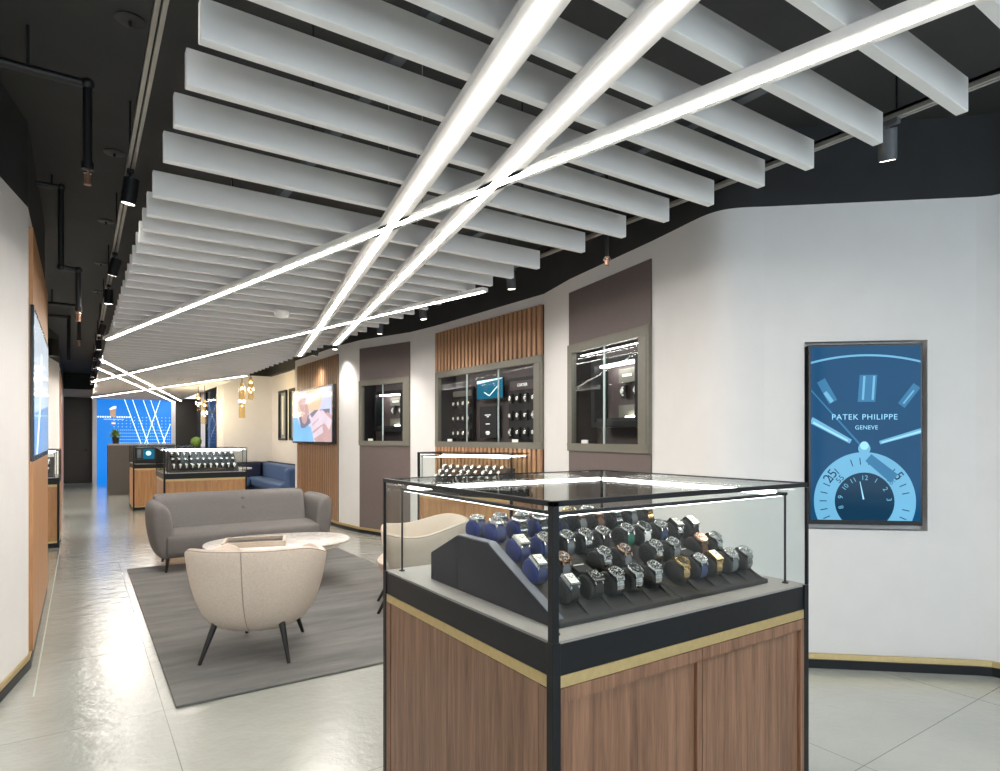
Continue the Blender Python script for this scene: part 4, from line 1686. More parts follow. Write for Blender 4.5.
def cushion_mesh(mat, name):
    # C-shaped watch pad, barrel along x, on a wedge foot
    m_ = MB()
    rows = []
    n = 26
    xs = [(-0.0205, 0.78), (-0.0185, 0.94), (-0.015, 1.0), (0.015, 1.0), (0.0185, 0.94), (0.0205, 0.78)]
    for (x_, k_) in xs:
        rows.append([(x_, 0.0325 * k_ * math.sin(2 * PI * i / n) * 1.02, -0.0295 + 0.0275 * k_ * math.cos(2 * PI * i / n)) for i in range(n)])
    m_.grid(rows, mat, close_u=True, smooth=True, caps=True)
    o = m_.build(name)
    me = o.data
    bpy.data.objects.remove(o)
    return me


# display block of the main showcase
TX0, TX1 = 1.062, 2.012
DKZ = 0.886
prof = [(1.30, DKZ), (1.30, DKZ + 0.014), (1.325, DKZ + 0.018), (1.645, 1.055), (1.83, 1.055), (2.02, 0.97), (2.02, DKZ)]
tray = thing('watch_display_stand', 'charcoal sloping watch stand inside the nearest showcase', 'display stand', (0, 0, 0))
PT = Matrix(((0, 0, 1, 0), (1, 0, 0, 0), (0, 1, 0, 0), (0, 0, 0, 1)))   # (y,z,x) prism -> world
m_ = MB()
m_.prism(prof, TX0 + 0.004, 1.555, 'tray', PT)
m_.build('stand_block', tray, 0.002, 1)
m_ = MB()
m_.prism(prof, 1.558, TX1, 'tray', PT)
m_.build('stand_block', tray, 0.002, 1)
m_ = MB()
m_.prism([(1.30, DKZ), (1.30, DKZ + 0.018), (1.645, 1.0555 + 0.012), (1.83, 1.0675), (1.83, DKZ)], TX0 - 0.006, TX0 + 0.004, 'navy', PT)
m_.build('side_panel', tray, 0.001, 1)['label'] = 'navy side panel, front half'
m_ = MB()
m_.prism([(1.833, DKZ), (1.833, 1.0675), (2.02, 0.982), (2.02, DKZ)], TX0 - 0.006, TX0 + 0.004, 'navy', PT)
m_.build('side_panel', tray, 0.001, 1)['label'] = 'navy side panel, rear half'
m_ = MB()
m_.prism([(1.31, DKZ + 0.020), (1.645, 1.068), (1.645, 1.071), (1.31, DKZ + 0.024)], TX0 - 0.004, TX0 + 0.026, 'traytop', PT)
m_.prism([(1.645, 1.068), (1.83, 1.068), (1.83, 1.071), (1.645, 1.071)], TX0 - 0.004, TX0 + 0.026, 'traytop', PT)
m_.build('edge_cap', tray)
SL = math.atan2(1.055 - (DKZ + 0.018), 1.645 - 1.325)     # slope of the front


def slope_z(y_):
    return DKZ + 0.018 + (y_ - 1.325) * math.tan(SL)


# thin fins between the watches of the front row
fin = MB().add([(0, 1.31, DKZ + 0.015), (0, 1.42, slope_z(1.42)), (0, 1.415, slope_z(1.415) + 0.020),
                (0.004, 1.31, DKZ + 0.015), (0.004, 1.42, slope_z(1.42)), (0.004, 1.415, slope_z(1.415) + 0.020)],
               [(0, 1, 2), (3, 5, 4), (0, 3, 4, 1), (1, 4, 5, 2), (2, 5, 3, 0)], 'tray')
CU = {k: cushion_mesh(k, 'watch_cushion') for k in ('cushion', 'cushblue', 'cushgrey')}
kinds = [('steel', 'dblack', 'sblack'), ('steel', 'dwhite', 'steel'), ('steel', 'dblack', 'steel'), ('steel', 'dblue', 'steel'), ('rosegold', 'dwhite', 'sbrown'),
         ('ygold', 'dwhite', 'ygold'), ('steel', 'dwhite', 'sblack'), ('steel', 'dgreen', 'sgreen'), ('steel', 'dwhite', 'swhite'), ('steel', 'dblue', 'sblue'), ('steel', 'dblack', 'sgrey'), ('rosegold', 'dblack', 'sgrey'), ('steel', 'dwhite', 'sblue')]
DN = {'dblack': 'black', 'dwhite': 'white', 'dblue': 'blue', 'dgreen': 'green'}
CN = {'steel': 'steel', 'rosegold': 'rose gold', 'ygold': 'yellow gold'}
SN = {'sblack': 'black strap', 'steel': 'steel bracelet', 'ygold': 'gold bracelet', 'rosegold': 'gold bracelet', 'sgrey': 'grey strap', 'sblue': 'blue strap', 'sgreen': 'green strap',
      'swhite': 'white strap', 'sbrown': 'brown strap'}
# (row name, y, tilt, [(x, kind index, square, blue?)])
K = kinds
rowsW = [
    ('front row', 1.385, SL, [(1.151, 6, 1, 0), (1.243, 0, 1, 0), (1.327, 2, 0, 0), (1.407, 1, 0, 0), (1.492, 2, 0, 0), (1.623, 5, 0, 0), (1.712, 9, 0, 0), (1.790, 5, 1, 0), (1.878, 10, 0, 0), (1.958, 2, 0, 0)]),
    ('second row', 1.478, SL, [(1.110, 12, 1, 1), (1.200, 11, 0, 0), (1.366, 3, 0, 0), (1.455, 11, 0, 0), (1.600, 2, 0, 0), (1.688, 10, 0, 0), (1.833, 4, 0, 0), (1.915, 1, 0, 0)]),
    ('third row', 1.575, SL, [(1.118, 12, 1, 1), (1.207, 9, 0, 1), (1.297, 10, 0, 0), (1.375, 2, 0, 0), (1.452, 0, 0, 0), (1.567, 7, 0, 0), (1.650, 8, 0, 0), (1.735, 9, 0, 0), (1.820, 1, 1, 0), (1.905, 6, 1, 0)]),
    ('ridge row', 1.70, 0.08, [(1.125, 9, 0, 1), (1.215, 1, 0, 1), (1.300, 1, 0, 1), (1.385, 6, 0, 1), (1.475, 11, 0, 0), (1.560, 4, 0, 0), (1.650, 2, 0, 0), (1.730, 10, 0, 0), (1.815, 5, 0, 0)]),
    ('rear row', 1.80, -0.10, [(1.120, 9, 0, 1), (1.215, 1, 0, 1), (1.310, 1, 0, 1), (1.44, 2, 0, 0), (1.53, 5, 0, 0), (1.62, 0, 0, 0)]),
]
for (rn, y_, tilt, items) in rowsW:
    for i, (x_, ki, sq, blue) in enumerate(items):
        zb = slope_z(y_) if tilt == SL else 1.055
        # the watch centre floats above the slope on its barrel cushion
        nrm = Vector((0, -math.sin(tilt), math.cos(tilt)))
        p = Vector((x_, y_, zb)) + nrm * 0.066
        rt = tilt + (0.10 if tilt == SL else 0.18)
        Mw = Matrix.Translation(p) @ Matrix.Rotation(rt, 4, 'X') @ Matrix.Rotation(random.uniform(-0.04, 0.04), 4, 'Z') @ Matrix.Scale(1.2, 4)
        k_ = K[ki]
        watch_tree(k_, '%s %s-dial watch, %s, %s from left, %s of nearest showcase' % (CN[k_[0]], DN[k_[1]], SN[k_[2]], ORD[i], rn), 'watches in the nearest showcase', Mw, bool(sq))
        o = bpy.data.objects.new('watch_cushion', CU['cushblue' if blue else 'cushion'])
        C.objects.link(o)
        o.parent = tray
        o.matrix_world = Mw
        if blue:
            o['label'] = 'royal blue cushion'
        if tilt == SL:
            f_ = MB()
            f_.v, f_.f, f_.mi, f_.mats, f_.sm = [v + Vector((x_ + 0.032, y_ - 1.385, slope_z(y_) - slope_z(1.385))) for v in fin.v], list(fin.f), list(fin.mi), list(fin.mats), list(fin.sm)
            if rn == 'front row':
                f_.build('divider_fin', tray)
# two small flat name blocks in the second row
for i, (x_, nm) in enumerate(((1.285, 'left'), (1.765, 'right'))):
    r_ = thing('name_block', 'small dark tilted name block in the second watch row, %s one' % nm, 'sign', (x_, 1.475, slope_z(1.475) + 0.004))
    r_.rotation_euler = (SL - 0.12, 0, 0)
    MB().box((-0.030, -0.034, 0), (0.030, 0.034, 0.024), 'tray').build('block', r_, 0.002)
    k = MB()
    for q in range(7):
        k.box((-0.021 + q * 0.006, 0.004, 0.024), (-0.0165 + q * 0.006, 0.009, 0.0245), 'paper')
    k.build('block_lettering', r_)


# watches and stand inside the other showcases
def far_stand(T_, W, D, cols, rows, kinds_, place, name_l, cush='cushion', x0=0.14, x1=None, yb=0.20, dyr=0.13, standm='tray'):
    root = thing('watch_display_stand', name_l, 'display stand')
    root.matrix_world = T_
    x1 = W - x0 if x1 is None else x1
    zt = 0.886 + 0.05 + rows * dyr * 0.62
    pr = [(yb - 0.07, 0.886), (yb - 0.07, 0.90), (yb + rows * dyr - 0.02, zt), (yb + rows * dyr + 0.06, zt), (yb + rows * dyr + 0.06, 0.886)]
    MB().prism(pr, x0 - 0.06, x1 + 0.06, standm, PT).build('stand_block', root)
    sl = math.atan2(zt - 0.90, rows * dyr + 0.05)
    n = 0
    for r in range(rows):
        for c_ in range(cols):
            x = x0 + (x1 - x0) * c_ / (cols - 1)
            y_ = yb + r * dyr
            z = 0.90 + (y_ - yb + 0.07) * math.tan(sl)
            p = Vector((x, y_, z)) + Vector((0, -math.sin(sl), math.cos(sl))) * 0.056
            Ml = Matrix.Translation(p) @ Matrix.Rotation(sl + 0.25, 4, 'X') @ Matrix.Scale(1.1, 4)
            kk = kinds_[(n * 5 + r * 3) % len(kinds_)]
            put_small(kk, T_ @ Ml, '%s watch, %s from left, %s row, %s' % (KN[kk], ORD[c_], ORD[r], place), 'watches in the ' + place)
            o = bpy.data.objects.new('watch_cushion', CU[cush])
            C.objects.link(o)
            o.parent = root
            o.matrix_local = Ml
            n += 1
    return root


far_stand(Matrix.Translation((0.975, 9.94, 0)), 1.115, 1.06, 11, 3, [WW, WS, WW, WB, WU], 'showcase behind the sofa', 'sloping stand in the showcase behind the sofa', x0=0.15)
T4 = Matrix.Translation((2.95, 5.95, 0)) @ Matrix.Rotation(math.atan2(-1.03, 0.50), 4, 'Z')
far_stand(T4, 1.14, 0.42, 9, 3, [WW, WR, WS], 'slim showcase', 'sloping stand in the slim showcase by the slatted wall', cush='cushgrey', x0=0.18, x1=0.90, yb=0.11, dyr=0.075)
far_stand(Matrix.Translation((-0.83, 9.68, 0)), 0.615, 0.9, 4, 2, [WW, WS], 'left recess showcase', 'sloping stand in the small left showcase', x0=0.13, dyr=0.16)

# dark glass case content of showcase three: a framed picture block and a blue glowing card
m_ = thing('picture_stand', 'dark picture stand with a blue image in the showcase by the desk', 'picture', (0.88, 13.85, 0.887))
MB().box((0.0, 0.0, 0.0), (0.90, 0.45, 0.31), 'darkint').build('dark_block', m_, 0.004)
MB().box((0.03, -0.02, 0.11), (0.10, 0.0, 0.27), 'steelgrey').build('silver_card', m_)
MB().box((0.13, -0.02, 0.09), (0.32, 0.0, 0.28), 'scrblue2' if 'scrblue2' in M else 'scrblue').build('blue_image', m_)
k = MB().ball((0.22, -0.022, 0.20), 0.045, 'scrline', s=(1, 0.1, 1))
k.build('blue_glow', m_)


# ------------------------------------------------------------------ rug, sofa, chairs, table
m_ = MB().box((0, 0, 0), (2.27, 4.04, 0.014), 'rug')
o = m_.build('rug', None, 0.006, loc=(0.41, 3.60, 0.0))
tag(o, 'large dark grey rug under the sofa, table and armchairs', 'rug')


def superrow(cx, cz, a, b, n, e=0.5):
    out = []
    for i in range(n):
        t = 2 * PI * i / n
        ct, st = math.cos(t), math.sin(t)
        out.append((cx + a * math.copysign(abs(ct) ** e, ct), cz + b * math.copysign(abs(st) ** e, st)))
    return out


def make_sofa():
    root = thing('sofa', 'grey three-seat sofa with rounded arms and black legs on the rug', 'sofa', (0.0, 0.0, 0.0))
    X0, X1, Y0, Y1 = 0.635, 2.415, 7.12, 7.98
    n = 40
    # seat: lofted along x, cross-section in (y, z)
    m_ = MB()
    rows = []
    ys, zs = (Y0 + 7.72) / 2, 0.285
    for (x, k_) in ((0.715, 0.80), (0.722, 0.93), (0.74, 1.0), (1.5, 1.0), (2.28, 1.0), (2.298, 0.93), (2.305, 0.80)):
        rows.append([(x, q[0], q[1] + (0.006 if 0.8 < x < 2.3 and q[1] > 0.3 else 0)) for q in superrow(ys, zs, 0.315 * k_, 0.135 * (1 - (1 - k_) * 0.6), n, 0.42)])
    m_.grid(rows, 'sofa', close_u=True, smooth=True, caps=True)
    m_.build('seat', root)
    # back: leaning, rolled top, cross section (y,z)
    m_ = MB()
    prof_ = []
    pts = [(7.50, 0.30), (7.55, 0.42), (7.59, 0.54), (7.63, 0.65), (7.65, 0.72), (7.69, 0.765), (7.76, 0.785), (7.83, 0.775), (7.875, 0.735), (7.885, 0.66), (7.87, 0.55), (7.85, 0.42), (7.83, 0.28), (7.80, 0.18), (7.68, 0.16), (7.55, 0.18)]
    cy = sum(p[0] for p in pts) / len(pts)
    cz = sum(p[1] for p in pts) / len(pts)
    rows = []
    for (x, k_) in ((0.655, 0.86), (0.667, 0.95), (0.70, 1.0), (1.15, 1.0), (1.5, 1.0), (1.9, 1.0), (2.225, 1.0), (2.255, 0.95), (2.27, 0.86)):
        rows.append([(x, cy + (p[0] - cy) * k_, cz + (p[1] - cz) * k_) for p in pts])
    m_.grid(rows, 'sofa', close_u=True, smooth=True, caps=True)
    bk = m_.build('backrest', root)
    s = bk.modifiers.new('s', 'SUBSURF')
    s.levels = s.render_levels = 2
    for zz, yy in ((0.70, 7.643), (0.60, 7.607)):
        b_ = MB().ball((1.56, yy, zz), 0.020, 'sofa', s=(1, 0.22, 1))
        b_.build('button', bk)
    # arms: cross section in (x,z) lofted along y with full round front
    for side in (-1, 1):
        m_ = MB()
        xo = X0 if side < 0 else X1
        base = [(0.135, 0.165), (0.155, 0.30), (0.145, 0.42), (0.135, 0.54), (0.120, 0.64), (0.085, 0.70), (0.03, 0.728), (-0.030, 0.718), (-0.062, 0.670), (-0.065, 0.54), (-0.050, 0.40), (-0.022, 0.27), (0.015, 0.165), (0.07, 0.158)]
        sgn = 1 if side < 0 else -1
        rows = []
        cxx, czz = 0.05, 0.43
        for (y_, k_, kz, lift) in ((7.125, 0.55, 0.80, -0.03), (7.14, 0.82, 0.92, -0.018), (7.18, 0.97, 0.985, -0.008), (7.28, 1.0, 1.0, 0.0), (7.50, 1.0, 1.0, 0.0), (7.72, 0.98, 1.0, 0.004), (7.84, 0.92, 0.99, 0.0), (7.91, 0.75, 0.95, -0.01), (7.93, 0.5, 0.85, -0.02)):
            bow = 0.035 * math.sin((y_ - 7.1) / 0.85 * PI)
            rows.append([(xo + sgn * (0.03 + cxx + (p[0] - cxx) * k_ - bow), y_, czz + (p[1] - czz) * kz + lift) for p in base])
        m_.grid(rows, 'sofa', close_u=True, smooth=True, caps=True)
        a_ = m_.build('armrest', root)
        s = a_.modifiers.new('s', 'SUBSURF')
        s.levels = s.render_levels = 2
    for (x, y_) in ((0.75, 7.22), (2.30, 7.22), (0.78, 7.84), (2.28, 7.84)):
        MB().tube((x, y_, 0.175), (x + (-0.02 if x < 1.5 else 0.02), y_ + (-0.02 if y_ < 7.5 else 0.02), 0.0135), 0.021, 0.012, 'leg', 12).build('leg', root)
    return root


make_sofa()


def make_chair():
    root = thing('armchair', 'x', 'armchair')
    # tub shell: a goes round from front-right over the back (a = pi) to front-left; local +x is the facing direction
    n = 48
    amax = math.radians(148)

    def rim(a):
        # a in [-amax, amax], 0 = back centre
        t = abs(a) / amax
        q = min(1, max(0, (t - 0.30) / 0.42))
        q = q * q * (3 - 2 * q)
        e = min(1, max(0, (t - 0.72) / 0.18))
        return 0.728 - 0.085 * q + 0.018 * e * e - (0.0 if t < 0.9 else 0.05 * ((t - 0.9) / 0.1) ** 2)

    def rad(a):
        # superellipse plan: wide tub
        c_, s_ = math.cos(a), math.sin(a)
        return 1.0 / ((abs(c_) / 0.375) ** 2.4 + (abs(s_) / 0.410) ** 2.4) ** (1 / 2.4)

    prof_v = [(0.0, 0.46), (0.035, 0.58), (0.10, 0.70), (0.21, 0.805), (0.37, 0.895), (0.56, 0.96), (0.78, 1.01), (0.95, 1.035)]
    outer, inner_ = [], []
    zb_ = 0.185
    rows_o = []
    for i in range(n + 1):
        a = -amax + 2 * amax * i / n
        h = rim(a)
        R_ = rad(a)
        tc_ = abs(a) / amax
        endk = 1.0 if tc_ < 0.9 else 1 - 0.10 * ((tc_ - 0.9) / 0.1) ** 2
        dirx, diry = -math.cos(a), math.sin(a)
        ring = []
        for (v, k_) in prof_v:
            z = zb_ + (h - zb_) * v
            ring.append((dirx * R_ * k_ * endk, diry * R_ * k_ * endk, z))
        # rolled rim
        Rt = R_ * 1.035 * endk
        for (dr, dz_) in ((-0.004, 0.0), (-0.020, 0.012), (-0.040, 0.008), (-0.052, -0.012)):
            ring.append((dirx * (Rt + dr), diry * (Rt + dr), h - 0.012 + dz_))
        for (v, k_) in ((0.80, 0.985), (0.6, 0.95), (0.4, 0.88), (0.25, 0.80)):
            z = zb_ + (h - zb_) * v
            rr = R_ * k_ * endk - 0.055
            ring.append((dirx * rr, diry * rr, z))
        rows_o.append(ring)
    m_ = MB()
    m_.grid(rows_o, 'cream', smooth=True)
    for k_ in (0, -1):
        m_.add(rows_o[k_], [tuple(range(len(rows_o[k_])))], 'cream')
    sh = m_.build('tub_shell', root)
    # bottom pan and seat
    m_ = MB()
    rows = []
    nn = 40

    def plan(k_, z, fx=1.0):
        r = []
        for i in range(nn):
            a = 2 * PI * i / nn
            R_ = rad(a)
            dx_, dy_ = -math.cos(a), math.sin(a)
            ex = fx if dx_ > 0 else 1.0
            r.append((dx_ * R_ * k_ * ex, dy_ * R_ * k_, z))
        return r
    for (k_, z) in ((0.20, 0.186), (0.42, 0.189), (0.52, 0.205), (0.62, 0.235), (0.70, 0.28), (0.74, 0.32)):
        rows.append(plan(k_, z, 1.22))
    m_.grid(rows, 'cream', close_u=True, smooth=True, caps=True)
    m_.build('seat_base', root)
    m_ = MB()
    rows = []
    for (k_, z) in ((0.66, 0.318), (0.79, 0.328), (0.825, 0.36), (0.825, 0.40), (0.77, 0.425), (0.6, 0.435), (0.3, 0.438)):
        rows.append(plan(k_, z, 1.16))
    m_.grid(rows, 'cream', close_u=True, smooth=True, caps=True)
    m_.build('seat_cushion', root)
    # centre-back seam and rim piping
    m_ = MB()
    pts = []
    mid = rows_o[n // 2]
    pts = [tuple(Vector(p) * 1.0 + Vector((-0.0015, 0, 0))) for p in mid[:9]]
    for i in range(len(pts) - 1):
        m_.tube(pts[i], pts[i + 1], 0.0022, 0.0022, 'creamdark', 6)
    m_.build('back_seam', sh)
    m_ = MB()
    for i in range(n):
        a_, b_ = rows_o[i][8], rows_o[i + 1][8]
        m_.tube(a_, b_, 0.0028, 0.0028, 'creamdark', 6)
    m_.build('rim_piping', sh)
    for (x, y_, bx_, by_) in ((-0.19, 0.20, -0.27, 0.268), (-0.19, -0.20, -0.27, -0.268), (0.22, 0.16, 0.355, 0.195), (0.22, -0.16, 0.355, -0.195)):
        cr, sr = math.cos(math.radians(-2.9)), math.sin(math.radians(-2.9))
        top = (x * cr - y_ * sr, x * sr + y_ * cr, 0.255)
        bot = (bx_ * cr - by_ * sr, bx_ * sr + by_ * cr, 0.0135)
        MB().tube(top, bot, 0.021, 0.011, 'leg', 12).build('leg', root)
    return root


ch = make_chair()
ch['label'] = 'cream tub armchair seen from behind, standing at the front of the rug'
ch['group'] = 'cream tub armchairs'
ch.location = (0.968, 4.266, 0.0)
ch.rotation_euler = (0, 0, math.radians(62.5))
ch2 = copy_tree(ch)
ch2['label'] = 'cream tub armchair half hidden behind the nearest showcase'
ch2.location = (2.34, 4.64, 0.0)
ch2.rotation_euler = (0, 0, math.radians(160))

# oval marble table
tb = thing('coffee_table', 'low oval white marble coffee table between sofa and armchairs', 'table', (1.57, 6.10, 0.0), math.radians(-8))
m_ = MB()
rows = []
for (k_, z) in ((0.96, 0.388), (0.99, 0.394), (1.0, 0.404), (0.995, 0.413), (0.98, 0.418)):
    rows.append([(0.66 * k_ * math.copysign(abs(math.cos(t)) ** 0.86, math.cos(t)), 0.46 * k_ * math.copysign(abs(math.sin(t)) ** 0.86, math.sin(t)), z) for t in [2 * PI * i / 56 for i in range(56)]])
m_.grid(rows, 'marble', close_u=True, smooth=True, caps=True)
m_.build('tabletop', tb)
m_ = MB()
m_.lathe([(0.17, 0.376), (0.17, 0.386)], 'leg', 24)
m_.build('support_ring', tb)
for i in range(3):
    a = 2 * PI * i / 3 + 0.5
    MB().tube((0.15 * math.cos(a), 0.15 * math.sin(a), 0.38), (0.30 * math.cos(a), 0.30 * math.sin(a), 0.0135), 0.018, 0.013, 'leg', 12).build('leg', tb)

# tray on the table
tr = thing('serving_tray', 'cream leather tray with dark lining on the marble table', 'tray', (1.33, 6.0, 0.4185), math.radians(-16))
m_ = MB()
m_.box((-0.25, -0.155, 0), (0.25, 0.155, 0.012), 'traydark')
m_.build('tray_base', tr, 0.002)
m_ = MB()
for (a, b) in (((-0.265, -0.17), (0.265, -0.145)), ((-0.265, 0.145), (0.265, 0.17)), ((-0.265, -0.145), (-0.24, 0.145)), ((0.24, -0.145), (0.265, 0.145))):
    m_.box((a[0], a[1], 0), (b[0], b[1], 0.046), 'traycream')
m_.build('tray_rim', tr, 0.003)
MB().box((-0.235, -0.14, 0.012), (0.235, 0.14, 0.022), 'traydark').build('tray_lining', tr)

# ------------------------------------------------------------------ reception: blue wall, desk, plants
bw = thing('feature_wall', 'bright backlit blue wall with crossing white light lines behind the desk', 'feature wall', (0.408, 21.74, 0))
MB().box((0, 0, 0), (1.937, 0.04, 2.72), 'bluewall').build('blue_panel', bw)


def wallpt(px, py):
    u = (px - 500) / 625.0
    t = 21.72 / (0.83 - 0.5578 * u)
    return (t * (0.5578 + 0.83 * u) - 0.408, 1.4 + (437 - py) / 625.0 * t)


for (a, b) in (((124, 398), (142, 446)), ((132, 398), (149, 446)), ((142.5, 398), (160, 446)), ((150, 398), (166, 446)), ((161, 398), (144, 446)), ((170.5, 424), (161, 448))):
    p, q = wallpt(*a), wallpt(*b)
    k = MB()
    pl = bar(p, q, 0.016)
    k.add([(t[0], -0.006, t[1]) for t in pl] + [(t[0], 0.0, t[1]) for t in pl], [(0, 1, 2, 3), (7, 6, 5, 4), (0, 4, 5, 1), (1, 5, 6, 2), (2, 6, 7, 3), (3, 7, 4, 0)], 'blueline')
    k.build('light_line', bw)
k = MB()
for r in range(9):
    for c_ in range(30):
        z = 1.22 + r * 0.095
        x = 0.42 + c_ * 0.052
        if x > 1.9 or (r > 4 and c_ % 2):
            continue
        k.box((x, -0.003, z), (x + 0.026, 0.0, z + 0.018), 'bluedash')
k.build('dash_pattern', bw)
# logo: tall bronze numeral-like mark with lit letters either side
lg = MB()
cx, cz = wallpt(113.5, 417)
lg.add([(cx - 0.075, -0.03, cz + 0.02), (cx + 0.045, -0.03, cz - 0.02), (cx + 0.065, -0.03, cz + 0.30), (cx - 0.03, -0.03, cz + 0.27), (cx - 0.09, -0.03, cz + 0.19),
        (cx - 0.075, 0.0, cz + 0.02), (cx + 0.045, 0.0, cz - 0.02), (cx + 0.065, 0.0, cz + 0.30), (cx - 0.03, 0.0, cz + 0.27), (cx - 0.09, 0.0, cz + 0.19)],
       [(0, 1, 2, 3, 4), (9, 8, 7, 6, 5), (0, 5, 6, 1), (1, 6, 7, 2), (2, 7, 8, 3), (3, 8, 9, 4), (4, 9, 5, 0)], 'logobronze')
lg.box((cx - 0.05, -0.02, cz - 0.22), (cx + 0.05, 0, cz - 0.14), 'logobronze')
lg.build('logo_figure', bw)
k = MB()
k.add([(cx - 0.10, -0.034, cz + 0.20), (cx + 0.07, -0.034, cz + 0.26), (cx + 0.07, -0.034, cz + 0.33), (cx - 0.02, -0.034, cz + 0.31), (cx - 0.10, -0.034, cz + 0.25)], [(0, 1, 2, 3, 4)], 'logowhite')
for q in range(14):
    x = cx - 0.40 + q * 0.060
    if abs(x + 0.02 - cx) < 0.08:
        continue
    k.box((x, -0.02, cz - 0.02), (x + 0.036, 0.0, cz + 0.025), 'logowhite')
for q in range(16):
    x = cx - 0.24 + q * 0.032
    k.box((x, -0.02, cz - 0.075), (x + 0.017, 0.0, cz - 0.058), 'logowhite')
k.box((cx - 0.05, -0.021, cz - 0.20), (cx + 0.05, -0.02, cz - 0.17), 'logowhite')
k.build('logo_lettering', bw)

dk = thing('reception_desk', 'dark charcoal reception desk in front of the blue wall', 'desk', (0.556, 17.62, 0))
MB().box((0, 0, 0), (1.43, 0.06, 1.20), 'deskgrey').build('front_panel', dk)
MB().box((0, 0.06, 0), (0.05, 0.75, 1.20), 'deskgrey').build('side_panel', dk)
MB().box((1.38, 0.06, 0), (1.43, 0.75, 1.20), 'deskgrey').build('side_panel', dk)
MB().box((0, 0, 1.20), (1.43, 0.34, 1.235), 'deck').build('counter_top', dk)
MB().box((0.05, 0.3, 0.74), (1.38, 0.74, 0.77), 'deskgrey').build('work_surface', dk)


def plant_spiky(loc):
    root = thing('potted_plant', 'yellow-green leafy plant in a dark pot on the reception desk', 'plant', loc)
    m_ = MB()
    m_.lathe([(0.06, 0.0), (0.075, 0.10), (0.08, 0.16), (0.07, 0.16), (0.065, 0.14)], 'pot', 20)
    m_.build('pot', root)
    m_ = MB()
    rnd = random.Random(3)
    for i in range(46):
        a = rnd.uniform(0, 2 * PI)
        el = rnd.uniform(0.15, 1.3)
        L2 = rnd.uniform(0.16, 0.30)
        w = rnd.uniform(0.018, 0.032)
        d = Vector((math.cos(a) * math.cos(el), math.sin(a) * math.cos(el), math.sin(el)))
        sd = Vector((-math.sin(a), math.cos(a), 0)) * w
        b = Vector((0, 0, 0.15))
        mid_ = b + d * L2 * 0.55 + Vector((0, 0, 0.02))
        tip = b + d * L2 + Vector((0, 0, -0.05 * math.cos(el)))
        m_.add([b - sd * 0.3, b + sd * 0.3, mid_ + sd, mid_ - sd, tip, mid_ + Vector((0, 0, 0.004))], [(0, 1, 2, 5), (0, 5, 3), (5, 2, 4), (5, 4, 3)], 'leaf')
    m_.build('foliage', root, recalc=False)
    return root


plant_spiky((0.72, 17.78, 1.236))
pd_ = thing('plinth', 'tall slim dark plinth carrying the green ball plant', 'plinth', (2.31, 16.5, 0))
MB().box((-0.14, -0.14, 0), (0.14, 0.14, 1.12), 'deskgrey').build('plinth_body', pd_, 0.004)
MB().box((-0.15, -0.15, 1.12), (0.15, 0.15, 1.14), 'metal').build('plinth_top', pd_)
tp = thing('topiary_ball', 'round green ball plant beyond the showcase, right of the blue wall', 'plant', (2.31, 16.5, 1.141))
m_ = MB()
rnd = random.Random(5)
m_.ball((0, 0, 0.14), 0.115, 'leaf')
for i in range(420):
    d = Vector((rnd.gauss(0, 1), rnd.gauss(0, 1), rnd.gauss(0, 1))).normalized()
    p = Vector((0, 0, 0.14)) + d * 0.112
    u_ = d.orthogonal().normalized() * 0.014
    v_ = d.cross(u_).normalized() * 0.008
    q = p + d * 0.022
    m_.add([p - v_, p + v_, q + u_], [(0, 1, 2)], 'leaf')
m_.build('foliage', tp, recalc=False)
MB().lathe([(0.04, 0.0), (0.05, 0.03), (0.05, 0.04)], 'pot', 16).build('pot', tp)

# ------------------------------------------------------------------ far right: opening with curved blue banner, pendants, lounge
wr = MB()
wr.box((2.69, 15.30, 0), (2.72, 15.34, WT), 'white')
# side wall running away from the white lounge wall, with a framed opening
struct(wr.build('trim_5'))
bk_ = thing('glazed_opening', 'black-framed glass opening between white columns at the far right', 'window', (2.69, 15.42, 0))
m_ = MB()
m_.box((0.0, 0.0, 0), (0.06, 0.10, 2.62), 'metal')
m_.box((0.0, 0.10, 2.55), (0.06, 2.2, 2.62), 'metal')
m_.box((0.0, 2.2, 0), (0.06, 2.28, 2.62), 'metal')
m_.box((0.0, 0.72, 0), (0.05, 0.78, 2.55), 'metal')
m_.box((0.0, 0.78, 2.0), (0.05, 2.2, 2.04), 'metal')
m_.build('opening_frame', bk_)
MB().box((0.30, 0.0, 0.0), (0.34, 2.28, 2.62), 'brownint').build('dark_back', bk_)
MB().box((0.02, 0.78, 0.0), (0.026, 2.2, 2.55), 'glassd').build('glass_pane', bk_)
mb = MB()
mb.box((2.69, 17.72, 0), (2.81, 18.4, WT), 'white')
mb.box((2.69, 15.45, 2.62), (2.81, 17.72, WT), 'white')
mb.box((3.05, 15.45, 0), (3.10, 21.7, WT), 'black')
struct(mb.build('wall_side'))
bn = thing('curved_banner', 'tall narrow curved blue banner with white strokes beside the opening', 'banner', (2.80, 15.86, 0))
m_ = MB()
m_.lathe([(0.09, 1.02), (0.09, 2.30)], 'bluewall', 28)  # reflected wall blue put into the banner as a glowing colour
m_.build('banner_cylinder', bn)
k = MB()
k.lathe([(0.085, 2.30), (0.088, 2.42), (0.088, 2.52)], 'whiteplastic', 28)
k.lathe([(0.10, 0.0), (0.09, 0.9), (0.085, 1.02)], 'greige', 28)
k.build('end_cap', bn)
k = MB()
